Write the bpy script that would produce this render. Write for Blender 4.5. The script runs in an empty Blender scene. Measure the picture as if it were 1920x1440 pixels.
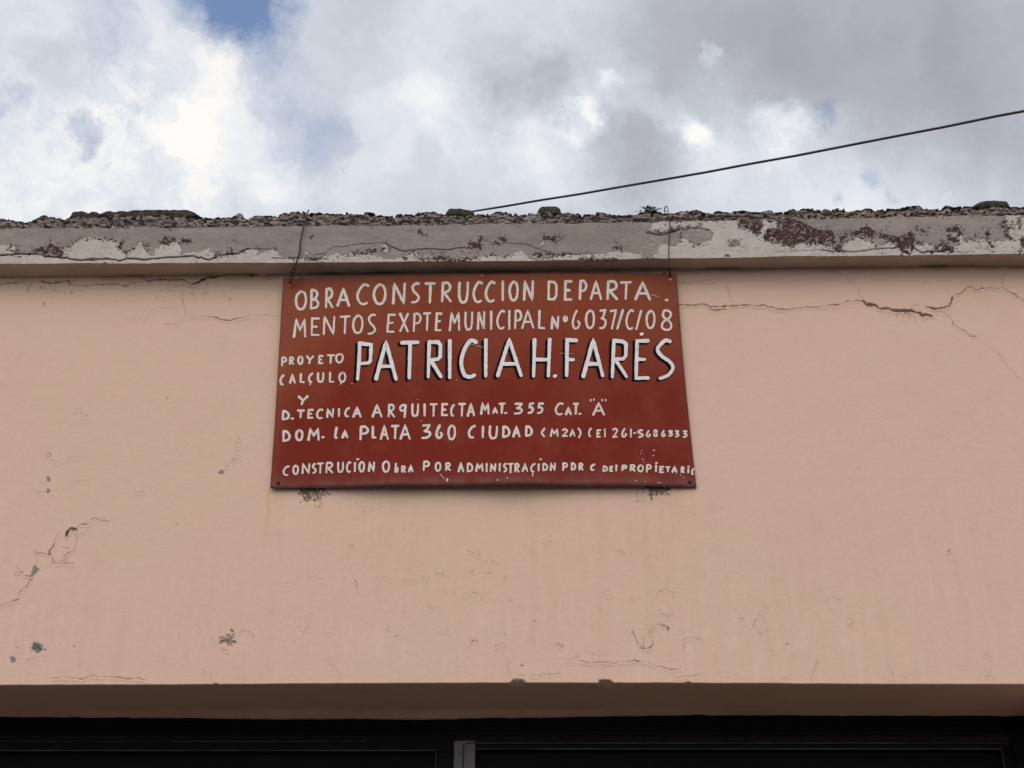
import bpy, bmesh, math, random
import numpy as np
from mathutils import Vector

random.seed(7)
S = bpy.context.scene
COL = S.collection

# ---------------------------------------------------------------- camera
TH = math.radians(30.0)          # pitch up
FPX = 2900.0                     # focal length in photo pixels (1920 wide)
CAM = np.array([0.0, -4.0, 1.6])
cd = bpy.data.cameras.new("camera")
cam = bpy.data.objects.new("camera", cd); COL.objects.link(cam)
cam.location = CAM; cam.rotation_euler = (math.pi/2 + TH, 0, 0)
cd.sensor_width = 36.0; cd.lens = FPX/1920*36.0; cd.clip_end = 2000; cd.clip_start = .05
S.camera = cam
S.view_settings.view_transform = 'Standard'; S.view_settings.look = 'None'
S.view_settings.exposure = 0.0; S.view_settings.gamma = 1.0

FW = np.array([0, math.cos(TH), math.sin(TH)]); UP = np.array([0, -math.sin(TH), math.cos(TH)])
def ray(px, py):
    u = np.asarray(px, float)-960; v = np.asarray(py, float)-720
    d = FPX*FW + v[..., None]*(-UP)
    d = d.copy(); d[..., 0] += u
    return d
def P(px, py, Y):                # photo measurement -> point on the vertical plane y = Y
    d = ray(px, py)
    t = (np.asarray(Y, float)-CAM[1])/d[..., 1]
    return CAM + d*t[..., None]
def pix(x, y, z):                # point -> photo measurement
    dx = np.asarray(x)-CAM[0]; dy = np.asarray(y)-CAM[1]; dz = np.asarray(z)-CAM[2]
    zf = dy*FW[1]+dz*FW[2]; vu = dy*UP[1]+dz*UP[2]
    return 960+FPX*dx/zf, 720-FPX*vu/zf

# ---------------------------------------------------------------- sky and sun
SUN_EL, SUN_AZ = math.radians(52), math.radians(180+12)
w = bpy.data.worlds.new("World"); S.world = w; w.use_nodes = True
nt = w.node_tree; N = nt.nodes; L = nt.links
N.clear()
def nd(tree, t, **k):
    n = tree.nodes.new(t)
    for a, b in k.items(): setattr(n, a, b)
    return n
def mth(tree, op, a, b=None, c=None, clamp=False):
    n = nd(tree, 'ShaderNodeMath', operation=op, use_clamp=clamp)
    for i, v in enumerate((a, b, c)):
        if v is None: continue
        if isinstance(v, (int, float)): n.inputs[i].default_value = v
        else: tree.links.new(v, n.inputs[i])
    return n.outputs[0]
def mixc(tree, f, a, b, mode='MIX'):
    n = nd(tree, 'ShaderNodeMix', data_type='RGBA', blend_type=mode)
    for i, v in ((0, f), (6, a), (7, b)):
        if isinstance(v, (int, float)): n.inputs[i].default_value = v
        elif isinstance(v, tuple): n.inputs[i].default_value = (*v, 1) if len(v) == 3 else v
        else: tree.links.new(v, n.inputs[i])
    return n.outputs[2]
def noise(tree, vec, scale, detail=4, rough=.5, dist=0, out='Fac'):
    n = nd(tree, 'ShaderNodeTexNoise')
    n.inputs['Scale'].default_value = scale; n.inputs['Detail'].default_value = detail
    n.inputs['Roughness'].default_value = rough; n.inputs['Distortion'].default_value = dist
    if vec is not None: tree.links.new(vec, n.inputs['Vector'])
    return n.outputs[out]
def mrange(tree, v, a, b, c=0, d=1, smooth=False):
    n = nd(tree, 'ShaderNodeMapRange')
    if smooth: n.interpolation_type = 'SMOOTHSTEP'
    tree.links.new(v, n.inputs[0])
    for i, q in enumerate((a, b, c, d)): n.inputs[i+1].default_value = q
    return n.outputs[0]
def ramp(tree, v, stops):
    n = nd(tree, 'ShaderNodeValToRGB'); e = n.color_ramp.elements
    while len(e) < len(stops): e.new(.5)
    for q, (p, c) in zip(e, stops): q.position = p; q.color = (*c, 1)
    tree.links.new(v, n.inputs[0]); return n.outputs[0]

tc = nd(nt, 'ShaderNodeTexCoord').outputs['Generated']
nz = noise(nt, tc, 7.0, 11, .66, 0, 'Color')
vm = nd(nt, 'ShaderNodeVectorMath', operation='SUBTRACT'); L.new(nz, vm.inputs[0]); vm.inputs[1].default_value = (.5, .5, .5)
vs = nd(nt, 'ShaderNodeVectorMath', operation='SCALE'); L.new(vm.outputs[0], vs.inputs[0]); vs.inputs[3].default_value = .12
va = nd(nt, 'ShaderNodeVectorMath', operation='ADD'); L.new(tc, va.inputs[0]); L.new(vs.outputs[0], va.inputs[1])
wdir = va.outputs[0]
def blobs(lst, start=None):
    acc = start
    for (px, py, r, amp) in lst:
        d = ray(px, py); d = d/np.linalg.norm(d)
        n = nd(nt, 'ShaderNodeVectorMath', operation='DISTANCE'); L.new(wdir, n.inputs[0]); n.inputs[1].default_value = d
        o = mrange(nt, n.outputs['Value'], r/FPX, 0, 0, amp, True)
        acc = o if acc is None else mth(nt, 'ADD', acc, o)
    return acc
n1 = noise(nt, wdir, 6.5, 10, .50)
n2 = noise(nt, wdir, 17, 11, .64)
rd = mth(nt, 'POWER', mth(nt, 'SUBTRACT', 1.0, mth(nt, 'ABSOLUTE', mth(nt, 'MULTIPLY_ADD', noise(nt, wdir, 12, 10, .6), 4.0, -2.0))), 2.0, True)
base = mth(nt, 'MULTIPLY_ADD', n1, 1.0, .0)
base = mth(nt, 'ADD', base, mth(nt, 'MULTIPLY_ADD', n2, .42, -.21))
rmask = blobs([(1090, 220, 260, .9), (850, 240, 200, .6), (1420, 260, 220, .7), (120, 300, 400, 1.0), (350, 220, 320, 1.0), (620, 330, 200, .5)])
base = mth(nt, 'ADD', base, mth(nt, 'MULTIPLY', rmask, mth(nt, 'MULTIPLY_ADD', rd, .28, -.12)))
bright = blobs([
    (100, 390, 330, .30), (330, 150, 330, .26), (300, 120, 480, .07), (520, 300, 260, .05), (250, 250, 120, -.10), (380, 330, 120, -.12), (480, 240, 100, -.06), (420, 330, 220, .22), (650, 330, 260, .24), (60, 80, 250, .14),
    (840, 180, 110, .18), (800, 230, 90, .16), (900, 340, 170, .22), (1000, 300, 110, .26), (1050, 350, 160, .14),
    (1135, 150, 42, .34), (1110, 215, 46, .40), (1055, 240, 42, .34), (1290, 275, 48, .44), (1440, 262, 70, .46),
    (1490, 235, 50, .4), (1355, 142, 34, .34), (1020, 65, 60, .16), (1330, 360, 170, .2), (1720, 300, 260, .16),
    (1560, 370, 200, .2), (760, 30, 150, .1),
    # darker cloud bodies
    (1030, 120, 130, -.28), (930, 170, 70, -.16), (1190, 290, 130, -.22), (1420, 120, 230, -.27), (1640, 90, 300, -.22),
    (1850, 110, 300, -.22), (1230, 70, 200, -.2), (1850, 260, 140, -.06), (730, 90, 120, -.03), (300, 310, 80, -.08)], base)
cloud = ramp(nt, bright, [(0.0, (.37, .385, .425)), (.30, (.46, .48, .53)), (.58, (.62, .655, .725)), (.80, (.79, .82, .87)), (1.0, (1.0, .975, .945))])
blue = blobs([
    (445, 0, 150, 1.0), (505, 55, 115, .6), (475, 120, 110, .45), (575, 225, 150, .36), (540, 165, 110, .28), (600, 290, 90, .2), (230, 90, 200, .22),
    (0, 212, 60, .62), (60, 240, 46, .42), (105, 265, 46, .42), (148, 300, 60, .6), (1520, 208, 46, .55), (1538, 243, 42, .45),
    (1650, 330, 60, .5), (1545, 350, 30, .3), (415, 385, 40, .3), (200, 60, 130, .32), (1920, 235, 40, .3), (30, 120, 120, .18)])
bl = mth(nt, 'ADD', blue, mth(nt, 'MULTIPLY_ADD', n2, 1.5, -.80))
bl = mth(nt, 'MULTIPLY', bl, mrange(nt, blue, .02, .25), None, True)
sky = nd(nt, 'ShaderNodeTexSky', sky_type='NISHITA'); sky.sun_disc = False
sky.sun_elevation = SUN_EL; sky.sun_rotation = SUN_AZ; sky.ozone_density = 2.0
bluec = mixc(nt, .75, sky.outputs[0], (2.15, 3.15, 5.6))
sc = nd(nt, 'ShaderNodeVectorMath', operation='SCALE'); L.new(cloud, sc.inputs[0]); sc.inputs[3].default_value = 10.0
# unseen sky behind the viewer, brightness raised to light the wall
sx = nd(nt, 'ShaderNodeSeparateXYZ'); L.new(tc, sx.inputs[0])
backl = mrange(nt, sx.outputs[1], -.05, -.6, 1.0, 1.9, True)
sb = nd(nt, 'ShaderNodeVectorMath', operation='SCALE'); L.new(sc.outputs[0], sb.inputs[0]); L.new(backl, sb.inputs[3])
skyc = mixc(nt, bl, sb.outputs[0], bluec)
bg = nd(nt, 'ShaderNodeBackground'); bg.inputs[1].default_value = 0.1; L.new(skyc, bg.inputs[0])
wo = nd(nt, 'ShaderNodeOutputWorld'); L.new(bg.outputs[0], wo.inputs[0])

sl = bpy.data.lights.new("sun", 'SUN'); sl.energy = 1.5; sl.angle = math.radians(50); sl.color = (1, .95, .88)
sun = bpy.data.objects.new("sun", sl); COL.objects.link(sun)
sd = Vector((math.sin(SUN_AZ)*math.cos(SUN_EL), math.cos(SUN_AZ)*math.cos(SUN_EL), math.sin(SUN_EL)))
sun.rotation_euler = sd.to_track_quat('Z', 'Y').to_euler(); sun.location = (0, -8, 12)

# ---------------------------------------------------------------- helpers
def tag(o, label=None, cat=None, group=None, kind=None):
    if label: o['label'] = label
    if cat: o['category'] = cat
    if group: o['group'] = group
    if kind: o['kind'] = kind
    return o
def empty(name, loc):
    o = bpy.data.objects.new(name, None); COL.objects.link(o); o.location = loc; o.empty_display_size = .1
    return o
def link(name, me, mat, parent=None, smooth=True):
    o = bpy.data.objects.new(name, me); COL.objects.link(o)
    if mat: me.materials.append(mat)
    if smooth: me.polygons.foreach_set('use_smooth', np.ones(len(me.polygons), bool))
    if parent is not None:
        o.parent = parent
        loc = Vector((0, 0, 0)); p = parent
        while p: loc += Vector(p.location); p = p.parent
        o.matrix_parent_inverse.identity()
        o.location = -loc                      # meshes are written in world coordinates
    return o
def mesh_np(name, V, F):
    V = np.ascontiguousarray(V, np.float32).reshape(-1, 3)
    me = bpy.data.meshes.new(name)
    if isinstance(F, np.ndarray) and F.ndim == 2:
        k = F.shape[1]; n = len(F)
        me.vertices.add(len(V)); me.vertices.foreach_set('co', V.ravel())
        me.loops.add(n*k); me.loops.foreach_set('vertex_index', F.astype(np.int32).ravel())
        me.polygons.add(n); me.polygons.foreach_set('loop_start', np.arange(0, n*k, k, dtype=np.int32))
        me.update(calc_edges=True)
    else:
        me.from_pydata([tuple(map(float, v)) for v in V], [], F); me.update()
    return me
def grid_faces(r, c, off=0, flip=False):
    i = np.arange(r*c).reshape(r, c)
    a, b, d, e = i[:-1, :-1], i[:-1, 1:], i[1:, 1:], i[1:, :-1]
    q = np.stack([a, e, d, b] if flip else [a, b, d, e], -1).reshape(-1, 4)+off
    return q
def set_attr(me, name, rgba):
    at = me.attributes.new(name, 'FLOAT_COLOR', 'POINT')
    at.data.foreach_set('color', np.ascontiguousarray(rgba, np.float32).ravel())
def hash2(ix, iy, seed):
    h = (ix.astype(np.int64)*374761393 + iy.astype(np.int64)*668265263 + seed*974711) & 0xffffffff
    h = ((h ^ (h >> 13))*1274126177) & 0xffffffff
    return ((h ^ (h >> 16)) & 0xffff)/65535.0
def vnoise(x, y, seed=0):
    x = np.asarray(x, float); y = np.asarray(y, float)
    ix = np.floor(x); iy = np.floor(y); fx = x-ix; fy = y-iy
    fx = fx*fx*(3-2*fx); fy = fy*fy*(3-2*fy)
    a = hash2(ix, iy, seed); b = hash2(ix+1, iy, seed); c = hash2(ix, iy+1, seed); d = hash2(ix+1, iy+1, seed)
    return (a*(1-fx)+b*fx)*(1-fy)+(c*(1-fx)+d*fx)*fy
def fbm(x, y, o=4, seed=0, g=.5):
    s = 0; a = 1; t = 0
    for k in range(o):
        s = s+a*vnoise(x*2**k, y*2**k, seed+k*17); t += a; a *= g
    return s/t
def sstep(a, b, x):
    t = np.clip((x-a)/(b-a), 0, 1); return t*t*(3-2*t)
def seg_d(X, Y, a, b):
    ax, ay = a; bx, by = b; dx, dy = bx-ax, by-ay; l2 = dx*dx+dy*dy+1e-9
    t = np.clip(((X-ax)*dx+(Y-ay)*dy)/l2, 0, 1)
    return np.hypot(X-ax-t*dx, Y-ay-t*dy), t
def poly_sd(X, Y, pts):          # signed distance, positive inside
    d = np.full(X.shape, 1e9); ins = np.zeros(X.shape, bool); n = len(pts)
    for i in range(n):
        a, b = pts[i], pts[(i+1) % n]
        d = np.minimum(d, seg_d(X, Y, a, b)[0])
        c = ((a[1] > Y) != (b[1] > Y))
        xi = (b[0]-a[0])*(Y-a[1])/((b[1]-a[1]) if b[1] != a[1] else 1e-9)+a[0]
        ins ^= c & (X < xi)
    return np.where(ins, d, -d)
def box(me_v, me_f, x0, x1, y0, y1, z0, z1):
    o = len(me_v)
    me_v += [(x0,y0,z0),(x1,y0,z0),(x1,y1,z0),(x0,y1,z0),(x0,y0,z1),(x1,y0,z1),(x1,y1,z1),(x0,y1,z1)]
    me_f += [[o+i for i in q] for q in ((0,3,2,1),(4,5,6,7),(0,1,5,4),(1,2,6,5),(2,3,7,6),(3,0,4,7))]
def boxes(name, bl, mat, parent, bevel=.002):
    v, f = [], []
    for b in bl: box(v, f, *b)
    me = mesh_np(name, np.array(v), f)
    bm = bmesh.new(); bm.from_mesh(me)
    if bevel: bmesh.ops.bevel(bm, geom=bm.edges[:], offset=bevel, segments=2, affect='EDGES', clamp_overlap=True)
    bm.to_mesh(me); bm.free()
    return link(name, me, mat, parent, False)
def tube(name, pts, r, mat, parent=None, sides=10, jit=0.0, res=4, more=()):
    V, F = [], []
    def one(pts, r):
        pts = [Vector(p) for p in pts]
        if res > 1 and len(pts) > 2: pts = [Vector(p) for p in catmull([tuple(p) for p in pts], res)]
        ref = Vector((0, 0, 1)); o = len(V); n = len(pts)
        for i, p in enumerate(pts):
            t = (pts[min(i+1, n-1)]-pts[max(i-1, 0)]).normalized()
            a = t.cross(ref)
            if a.length < .2: a = t.cross(Vector((0, 1, 0)))
            a.normalize(); b = t.cross(a); ref = a.cross(t) if False else ref
            rr = r*(1+random.uniform(-jit, jit))
            if i in (0, n-1): rr *= .8
            for k in range(sides):
                an = 2*math.pi*k/sides
                V.append(p+a*(rr*math.cos(an))+b*(rr*math.sin(an)))
        for i in range(n-1):
            for k in range(sides):
                k2 = (k+1) % sides
                F.append([o+i*sides+k, o+i*sides+k2, o+(i+1)*sides+k2, o+(i+1)*sides+k])
        F.append([o+k for k in range(sides)][::-1]); F.append([o+(n-1)*sides+k for k in range(sides)])
    one(pts, r)
    for (q, rq) in more: one(q, rq)
    me = mesh_np(name, np.array([tuple(v) for v in V]), F)
    bm = bmesh.new(); bm.from_mesh(me); bmesh.ops.recalc_face_normals(bm, faces=bm.faces[:]); bm.to_mesh(me); bm.free()
    return link(name, me, mat, parent)
def catmull(pts, res=6):
    out = []; n = len(pts)
    for i in range(n-1):
        p0 = np.array(pts[max(i-1, 0)], float); p1 = np.array(pts[i], float)
        p2 = np.array(pts[i+1], float); p3 = np.array(pts[min(i+2, n-1)], float)
        for k in range(res):
            t = k/res
            out.append(tuple(.5*((2*p1)+(-p0+p2)*t+(2*p0-5*p1+4*p2-p3)*t*t+(-p0+3*p1-3*p2+p3)*t**3)))
    out.append(tuple(np.array(pts[-1], float)))
    return out

# ---------------------------------------------------------------- materials
def mat(name, color, rough=.7, metal=0, spec=.3):
    m = bpy.data.materials.new(name); m.use_nodes = True
    t = m.node_tree; b = t.nodes['Principled BSDF']
    b.inputs['Roughness'].default_value = rough; b.inputs['Metallic'].default_value = metal
    b.inputs['Specular IOR Level'].default_value = spec
    if color: b.inputs['Base Color'].default_value = (*color, 1)
    return m, t, b
def bump(t, b, h, strength=.3, dist=.01, prev=None):
    n = nd(t, 'ShaderNodeBump'); n.inputs['Strength'].default_value = strength; n.inputs['Distance'].default_value = dist
    t.links.new(h, n.inputs['Height'])
    if prev is not None: t.links.new(prev, n.inputs['Normal'])
    t.links.new(n.outputs[0], b.inputs['Normal']); return n.outputs[0]
def obj_co(t, scale=(1, 1, 1)):
    c = nd(t, 'ShaderNodeTexCoord').outputs['Object']
    if scale == (1, 1, 1): return c
    m = nd(t, 'ShaderNodeMapping'); m.inputs['Scale'].default_value = scale; t.links.new(c, m.inputs[0]); return m.outputs[0]
def attr(t, name='marks'):
    a = nd(t, 'ShaderNodeAttribute', attribute_name=name); s = nd(t, 'ShaderNodeSeparateColor')
    t.links.new(a.outputs['Color'], s.inputs[0])
    return s.outputs[0], s.outputs[1], s.outputs[2], a.outputs['Alpha']

# pink painted plaster
M_wall, t, b = mat('pink_plaster', None, .9, 0, .08)
co = obj_co(t)
big = mrange(t, noise(t, co, 1.7, 5, .55), .32, .68)
c = mixc(t, big, (.662, .422, .326), (.610, .424, .304))
med = mrange(t, noise(t, co, 7, 6, .6), .25, .8)
c = mixc(t, mth(t, 'MULTIPLY', med, .45), c, (.665, .45, .338))
stk = mrange(t, noise(t, obj_co(t, (22, 22, 1.6)), 1.0, 5, .55), .5, .78)
sepz = nd(t, 'ShaderNodeSeparateXYZ'); t.links.new(co, sepz.inputs[0])
low = mrange(t, sepz.outputs[2], 3.75, 3.05)            # weathering runs on the lower band
c = mixc(t, mth(t, 'MULTIPLY', mth(t, 'MULTIPLY', stk, low), .62), c, (.52, .345, .24))
stk2 = mrange(t, noise(t, obj_co(t, (40, 40, 5)), 1.0, 5, .6), .52, .75)
c = mixc(t, mth(t, 'MULTIPLY', mth(t, 'MULTIPLY', stk2, low), .55), c, (.71, .505, .41))
c = mixc(t, mrange(t, noise(t, co, 3.2, 7, .68), .55, .78, 0, .34), c, (.50, .345, .26))
vor = nd(t, 'ShaderNodeTexVoronoi'); vor.inputs['Scale'].default_value = 2.3; vor.inputs['Randomness'].default_value = 1
wv3 = nd(t, 'ShaderNodeVectorMath', operation='MULTIPLY_ADD'); t.links.new(noise(t, co, 4, 6, .65, 0, 'Color'), wv3.inputs[0]); wv3.inputs[1].default_value = (.35, .35, .35); t.links.new(co, wv3.inputs[2])
t.links.new(wv3.outputs[0], vor.inputs['Vector'])
vsep = nd(t, 'ShaderNodeSeparateColor'); t.links.new(vor.outputs['Color'], vsep.inputs[0])
c = mixc(t, mrange(t, vsep.outputs[0], .35, .9, 0, .32), c, (.62, .44, .315))
c = mixc(t, mrange(t, vsep.outputs[1], .55, .9, 0, .28), c, (.66, .41, .345))
fine = noise(t, co, 120, 4, .6)
c = mixc(t, mrange(t, fine, .3, .8, 0, .2), c, (.47, .31, .235))
c = mixc(t, mrange(t, noise(t, co, 38, 5, .65), .5, .75, 0, .16), c, (.47, .32, .245))
cr, ch, mo, ru = attr(t)
c = mixc(t, mth(t, 'MULTIPLY', ru, .7), c, (.56, .36, .17))
c = mixc(t, ch, c, (.215, .205, .17))
c = mixc(t, mth(t, 'MULTIPLY', mo, .96), c, (.05, .042, .034))
c = mixc(t, mth(t, 'MULTIPLY', cr, .93), c, (.085, .045, .032))
t.links.new(c, b.inputs['Base Color'])
p = bump(t, b, noise(t, co, 60, 6, .65), .3, .004)
bump(t, b, noise(t, obj_co(t, (9, 9, 16)), 1, 5, .55), .16, .006, p)

# cornice render: grey coat over white over a brown ground
M_corn, t, b = mat('peeling_cornice_paint', None, .9, 0, .05)
co = obj_co(t)
g = mixc(t, mrange(t, noise(t, co, 5, 6, .6), .3, .7), (.25, .205, .172), (.315, .265, .22))
g = mixc(t, mrange(t, noise(t, obj_co(t, (3, 20, 60)), 1, 5, .6), .35, .75, 0, .5), g, (.21, .172, .158))
wv = mixc(t, mrange(t, noise(t, co, 14, 6, .6), .3, .75), (.50, .445, .38), (.42, .365, .31))
wv = mixc(t, mrange(t, noise(t, obj_co(t, (12, 1, 30)), 2, 7, .68), .5, .72, 0, .55), wv, (.30, .26, .225))
wv = mixc(t, mrange(t, noise(t, co, 70, 5, .65), .6, .75, 0, .6), wv, (.24, .19, .165))
g = mixc(t, mrange(t, noise(t, co, 80, 5, .65), .6, .75, 0, .5), g, (.36, .31, .275))
g = mixc(t, mrange(t, noise(t, obj_co(t, (1, 1, 2.2)), 9, 7, .68), .48, .72, 0, .55), g, (.185, .14, .118))
wv = mixc(t, mrange(t, noise(t, co, 6, 7, .68), .5, .75, 0, .5), wv, (.36, .29, .23))
wh, br, crk, sof = attr(t)
c = mixc(t, wh, g, wv)
c = mixc(t, br, c, mixc(t, mrange(t, noise(t, co, 30, 4, .6), .4, .65), (.052, .030, .027), (.085, .043, .032)))
c = mixc(t, sof, c, mixc(t, mrange(t, noise(t, co, 6, 5, .6), .3, .7), (.50, .41, .335), (.40, .315, .25)))
c = mixc(t, mth(t, 'MULTIPLY', crk, .92), c, (.05, .032, .028))
t.links.new(c, b.inputs['Base Color'])
p = bump(t, b, noise(t, co, 90, 6, .7), .5, .005)

# crumbling mortar
M_mort, t, b = mat('crumbling_mortar', None, .95, 0, .1)
co = obj_co(t)
c = mixc(t, mrange(t, noise(t, co, 30, 6, .65), .3, .7), (.22, .175, .15), (.35, .288, .248))
c = mixc(t, mrange(t, noise(t, co, 5, 4, .6), .45, .7, 0, .6), c, (.32, .22, .18))
c = mixc(t, mrange(t, noise(t, co, 110, 5, .6), .55, .68), c, (.07, .045, .04))
at = attr(t)
c = mixc(t, at[0], c, (.50, .46, .41))
c = mixc(t, at[1], c, (.032, .033, .028))
c = mixc(t, at[2], c, (.10, .04, .025))
t.links.new(c, b.inputs['Base Color'])
bump(t, b, noise(t, co, 85, 8, .7), .9, .012)

# sign sheet: red oxide paint, faded orange at top and left, soffit bounce painted in
M_sign, t, b = mat('faded_red_paint', None, .75, 0, .06)
co = obj_co(t)
at = attr(t)
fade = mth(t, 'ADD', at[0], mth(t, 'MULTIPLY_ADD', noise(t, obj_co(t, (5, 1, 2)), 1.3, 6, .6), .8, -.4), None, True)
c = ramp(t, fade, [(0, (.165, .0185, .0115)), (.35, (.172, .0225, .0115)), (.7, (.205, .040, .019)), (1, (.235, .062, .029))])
c = mixc(t, mrange(t, noise(t, co, 9, 6, .65), .52, .75, 0, .5), c, (.21, .026, .016))
c = mixc(t, mrange(t, noise(t, obj_co(t, (26, 1, 3)), 1, 6, .65), .55, .8, 0, .3), c, (.20, .075, .055))
c = mixc(t, mrange(t, noise(t, obj_co(t, (60, 1, 2.5)), 1, 6, .65), .55, .8, 0, .35), c, (.14, .018, .014))
c = mixc(t, mrange(t, noise(t, co, 4.5, 8, .72), .47, .72, 0, .55), c, (.215, .060, .036))
c = mixc(t, mrange(t, noise(t, obj_co(t, (14, 1, 120)), 1, 4, .6), .68, .76, 0, .22), c, (.30, .15, .11))
c = mixc(t, mrange(t, noise(t, co, 210, 3, .6), .64, .75, 0, .35), c, (.10, .03, .02))
c = mixc(t, mth(t, 'MULTIPLY', at[1], mrange(t, noise(t, co, 30, 6, .6), .25, .6)), c, (.19, .09, .075))
t.links.new(c, b.inputs['Base Color'])
bump(t, b, noise(t, co, 14, 5, .6), .06, .01)

M_white, t, b = mat('white_brush_paint', None, .7, 0, .1)
co = obj_co(t)
c = mixc(t, mrange(t, noise(t, co, 55, 5, .65), .3, .7), (.68, .615, .53), (.56, .495, .415))
c = mixc(t, mrange(t, noise(t, co, 190, 4, .6), .62, .74, 0, .6), c, (.36, .25, .20))
t.links.new(c, b.inputs['Base Color'])
M_bold, t, b = mat('thick_white_paint', None, .7, 0, .1)
co = obj_co(t)
c = mixc(t, mrange(t, noise(t, co, 60, 5, .65), .3, .7), (.74, .71, .67), (.62, .59, .555))
c = mixc(t, mrange(t, noise(t, obj_co(t, (60, 1, 14)), 1, 5, .65), .63, .72, 0, .85), c, (.20, .18, .19))
t.links.new(c, b.inputs['Base Color'])
M_black, t, b = mat('black_brush_paint', (.008, .007, .010), .9, 0, .02)
M_edge, t, b = mat('rusty_sheet_edge', (.06, .025, .018), .7)
M_screw, t, b = mat('rusted_screw', (.022, .014, .012), .6, .3)
M_wire, t, b = mat('rusty_wire', None, .7, .3)
c = mixc(t, mrange(t, noise(t, obj_co(t), 90, 4, .6), .35, .65), (.022, .014, .012), (.075, .045, .035)); t.links.new(c, b.inputs['Base Color'])
M_cable, t, b = mat('black_cable', None, .55)
c = mixc(t, mrange(t, noise(t, obj_co(t), 20, 4, .6), .3, .7), (.022, .022, .024), (.045, .042, .042)); t.links.new(c, b.inputs['Base Color'])
M_stone, t, b = mat('dark_lichened_stone', None, .95, 0, .1)
co = obj_co(t)
c = mixc(t, mrange(t, noise(t, co, 40, 6, .65), .35, .65), (.034, .029, .024), (.085, .069, .056)); t.links.new(c, b.inputs['Base Color'])
bump(t, b, noise(t, co, 90, 6, .7), .8, .01)
M_plant, t, b = mat('dry_weed', None, .8)
c = mixc(t, noise(t, obj_co(t), 60, 2, .5), (.02, .022, .014), (.06, .055, .03)); t.links.new(c, b.inputs['Base Color'])
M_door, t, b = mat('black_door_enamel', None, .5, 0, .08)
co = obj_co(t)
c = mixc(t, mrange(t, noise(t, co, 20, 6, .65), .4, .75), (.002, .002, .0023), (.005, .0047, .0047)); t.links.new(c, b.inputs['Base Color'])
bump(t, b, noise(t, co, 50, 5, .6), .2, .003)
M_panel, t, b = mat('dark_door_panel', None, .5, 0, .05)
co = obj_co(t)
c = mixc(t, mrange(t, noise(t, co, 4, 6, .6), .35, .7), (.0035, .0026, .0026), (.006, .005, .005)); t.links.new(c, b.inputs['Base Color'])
M_bead, t, b = mat('highlight_grey_bead', None, .5, .2, .3)  # greyer colour stands in for bead edges catching the light
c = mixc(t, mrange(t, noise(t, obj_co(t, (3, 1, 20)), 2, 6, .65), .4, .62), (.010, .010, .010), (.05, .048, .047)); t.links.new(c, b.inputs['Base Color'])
M_worn, t, b = mat('worn_grey_stile', None, .6, .1, .3)
co = obj_co(t)
c = mixc(t, mrange(t, noise(t, co, 30, 6, .6), .30, .40), (.016, .013, .012), (.125, .114, .105)); t.links.new(c, b.inputs['Base Color'])
M_ground, t, b = mat('asphalt', None, .9, 0, .2)
c = mixc(t, noise(t, obj_co(t), 3, 8, .7), (.04, .04, .042), (.07, .068, .065)); t.links.new(c, b.inputs['Base Color'])
M_pave, t, b = mat('pavement_concrete', None, .9, 0, .2)
c = mixc(t, noise(t, obj_co(t), 5, 8, .7), (.15, .13, .115), (.21, .185, .16)); t.links.new(c, b.inputs['Base Color'])

# ---------------------------------------------------------------- ground
gv = np.array([(-400, -400, 0), (400, -400, 0), (400, 400, 0), (-400, 400, 0)])
tag(link('ground', mesh_np('ground', gv, np.array([[0, 1, 2, 3]])), M_ground, None, False), kind='structure')
pv = boxes('pavement', [(-30, 30, -2.6, .30, -.02, .12)], M_pave, None, .012); tag(pv, kind='structure')

# ---------------------------------------------------------------- house front
house = empty('house', (0, 0, .12))
tag(house, 'pink plastered house front with peeling grey cornice above black door leaves', 'house')
XL, XR = -7.0, 7.0
FACE = -.066                     # cornice face stands proud of the wall
BACKY = .258                     # recess of the door under the lintel
def edge(pts, Y):
    a = P([p[0] for p in pts], [p[1] for p in pts], np.full(len(pts), Y)); return lambda x: np.interp(x, a[:, 0], a[:, 2])
z_top = edge([(0, 521), (300, 517), (640, 513), (960, 509), (1280, 504), (1600, 500), (1920, 498)], 0.0)
z_lin = edge([(0, 1284), (300, 1283), (640, 1281), (960, 1280), (1280, 1280), (1600, 1282), (1920, 1283)], 0.0)
z_cb = edge([(0, 495), (320, 494.5), (640, 493), (960, 490), (1280, 485), (1600, 480.5), (1920, 477)], FACE)
z_ct = edge([(0, 427), (400, 424), (800, 420), (1280, 414), (1500, 410), (1700, 405), (1920, 402)], FACE)
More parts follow.
